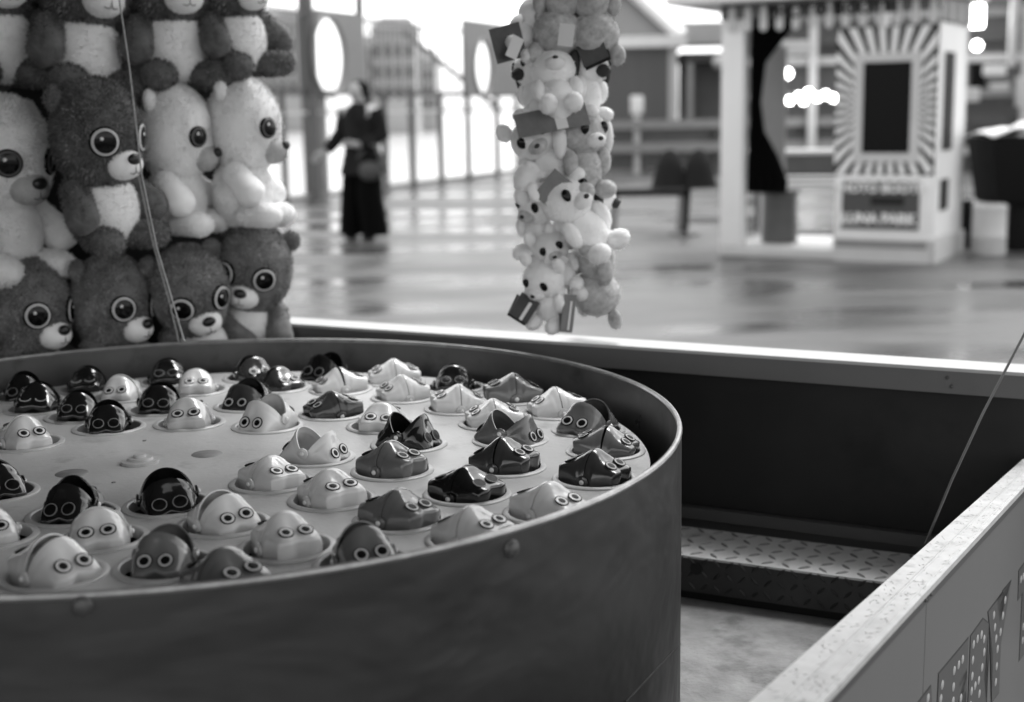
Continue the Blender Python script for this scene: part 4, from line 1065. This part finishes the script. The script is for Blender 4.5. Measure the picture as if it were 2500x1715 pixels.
def loft(name, rows, m_, parent, n_=28, wob=.0, amp=.0):
    mb = MB(); vs = []; fs = []
    for (x, y, z, rx, ry) in rows:
        for i in range(n_):
            a_ = 2*math.pi*i/n_; k_ = 1+amp*math.sin(a_*7+z*5)
            vs.append((x+rx*k_*math.cos(a_), y+ry*k_*math.sin(a_), z))
    for j_ in range(len(rows)-1):
        for i in range(n_): fs.append((j_*n_+i, j_*n_+(i+1) % n_, (j_+1)*n_+(i+1) % n_, (j_+1)*n_+i))
    mb.add(vs, fs); return mb.build(name, m_, parent, ang=80)
coat = loft('coat', [(0, 0, .68, .25, .20), (0, 0, .74, .235, .19), (0, 0, .86, .20, .17), (0, 0, 1.02, .175, .15), (0, 0, 1.18, .19, .155), (0, 0, 1.30, .19, .135), (0, 0, 1.37, .13, .10), (0, 0, 1.41, .075, .075)], M_coat, person, amp=.04)
mb = MB(); mb.tube([(.17, 0, 1.33), (.20, .01, 1.25), (.235, .03, 1.08), (.17, -.09, 1.01), (.10, -.16, .985)], [.085, .09, .085, .075, .065], 14); mb.build('sleeve', M_coat, coat)
mb = MB(); mb.tube([(-.17, 0, 1.33), (-.20, .01, 1.25), (-.25, .01, 1.10), (-.31, -.05, 1.0), (-.36, -.10, .925)], [.085, .09, .08, .07, .06], 14); mb.build('sleeve', M_coat, coat)
for s_, rows in ((1, [(.09, .0, .86, .12, .13), (.10, -.03, .48, .13, .14), (.13, .02, .10, .135, .15), (.13, .02, .05, .135, .15)]), (-1, [(-.09, 0, .86, .12, .13), (-.11, .0, .48, .13, .14), (-.18, .06, .10, .135, .15), (-.18, .06, .05, .135, .15)])):
    loft('trouser_leg', rows, M_trous, person, amp=.05)
for s_, (x, y) in ((1, (.11, -.05)), (-1, (-.15, .01))):
    mb = MB(); mb.ell((x, y-.03, .04), (.045, .12, .038), 14, 8); mb.build('shoe', M_black, person)
mb = MB(); mb.ell((-.008, .02, 1.535), (.098, .105, .105), 20, 12); mb.ell((0, .07, 1.44), (.075, .06, .09), 16, 10)
hs = mb.build('hair', M_hair, person)
fmb = MB(); fmb.ell((-.014, -.055, 1.515), (.074, .055, .092), 20, 12); face = fmb.build('face', M_skin, person)
mb = MB(); mb.ell((-.014, -.108, 1.505), (.013, .018, .018), 10, 8); mb.build('nose', M_skin, face)
for s_ in (-1, 1):
    mb = MB(); mb.ell((-.014+s_*.03, -.10, 1.535), (.012, .008, .006), 10, 6); mb.build('eye', M_eyeb, face)
    mb = MB(); mb.ell((-.014+s_*.075, -.02, 1.52), (.012, .02, .03), 10, 6); mb.build('ear', M_skin, face)
mb = MB(); mb.ell((-.014, -.102, 1.468), (.022, .01, .006), 10, 6); mb.build('mouth', M_bag, face)
bag = empty('handbag', T(PP+Vector((.10, -.22, 0)), R(-28)), 'soft grey handbag with looped strap held at the hip of the walking person', 'bag')
mb = MB(); mb.ell((0, 0, .72), (.14, .06, .10), 18, 10); mb.build('pouch', M_bag, bag)
mb = MB(); mb.tube([(-.12, 0, .76), (-.13, 0, .86), (-.03, .02, .98), (.07, .02, .98), (.14, 0, .86), (.12, 0, .76)], .022, 10); mb.build('strap', M_bag, bag)
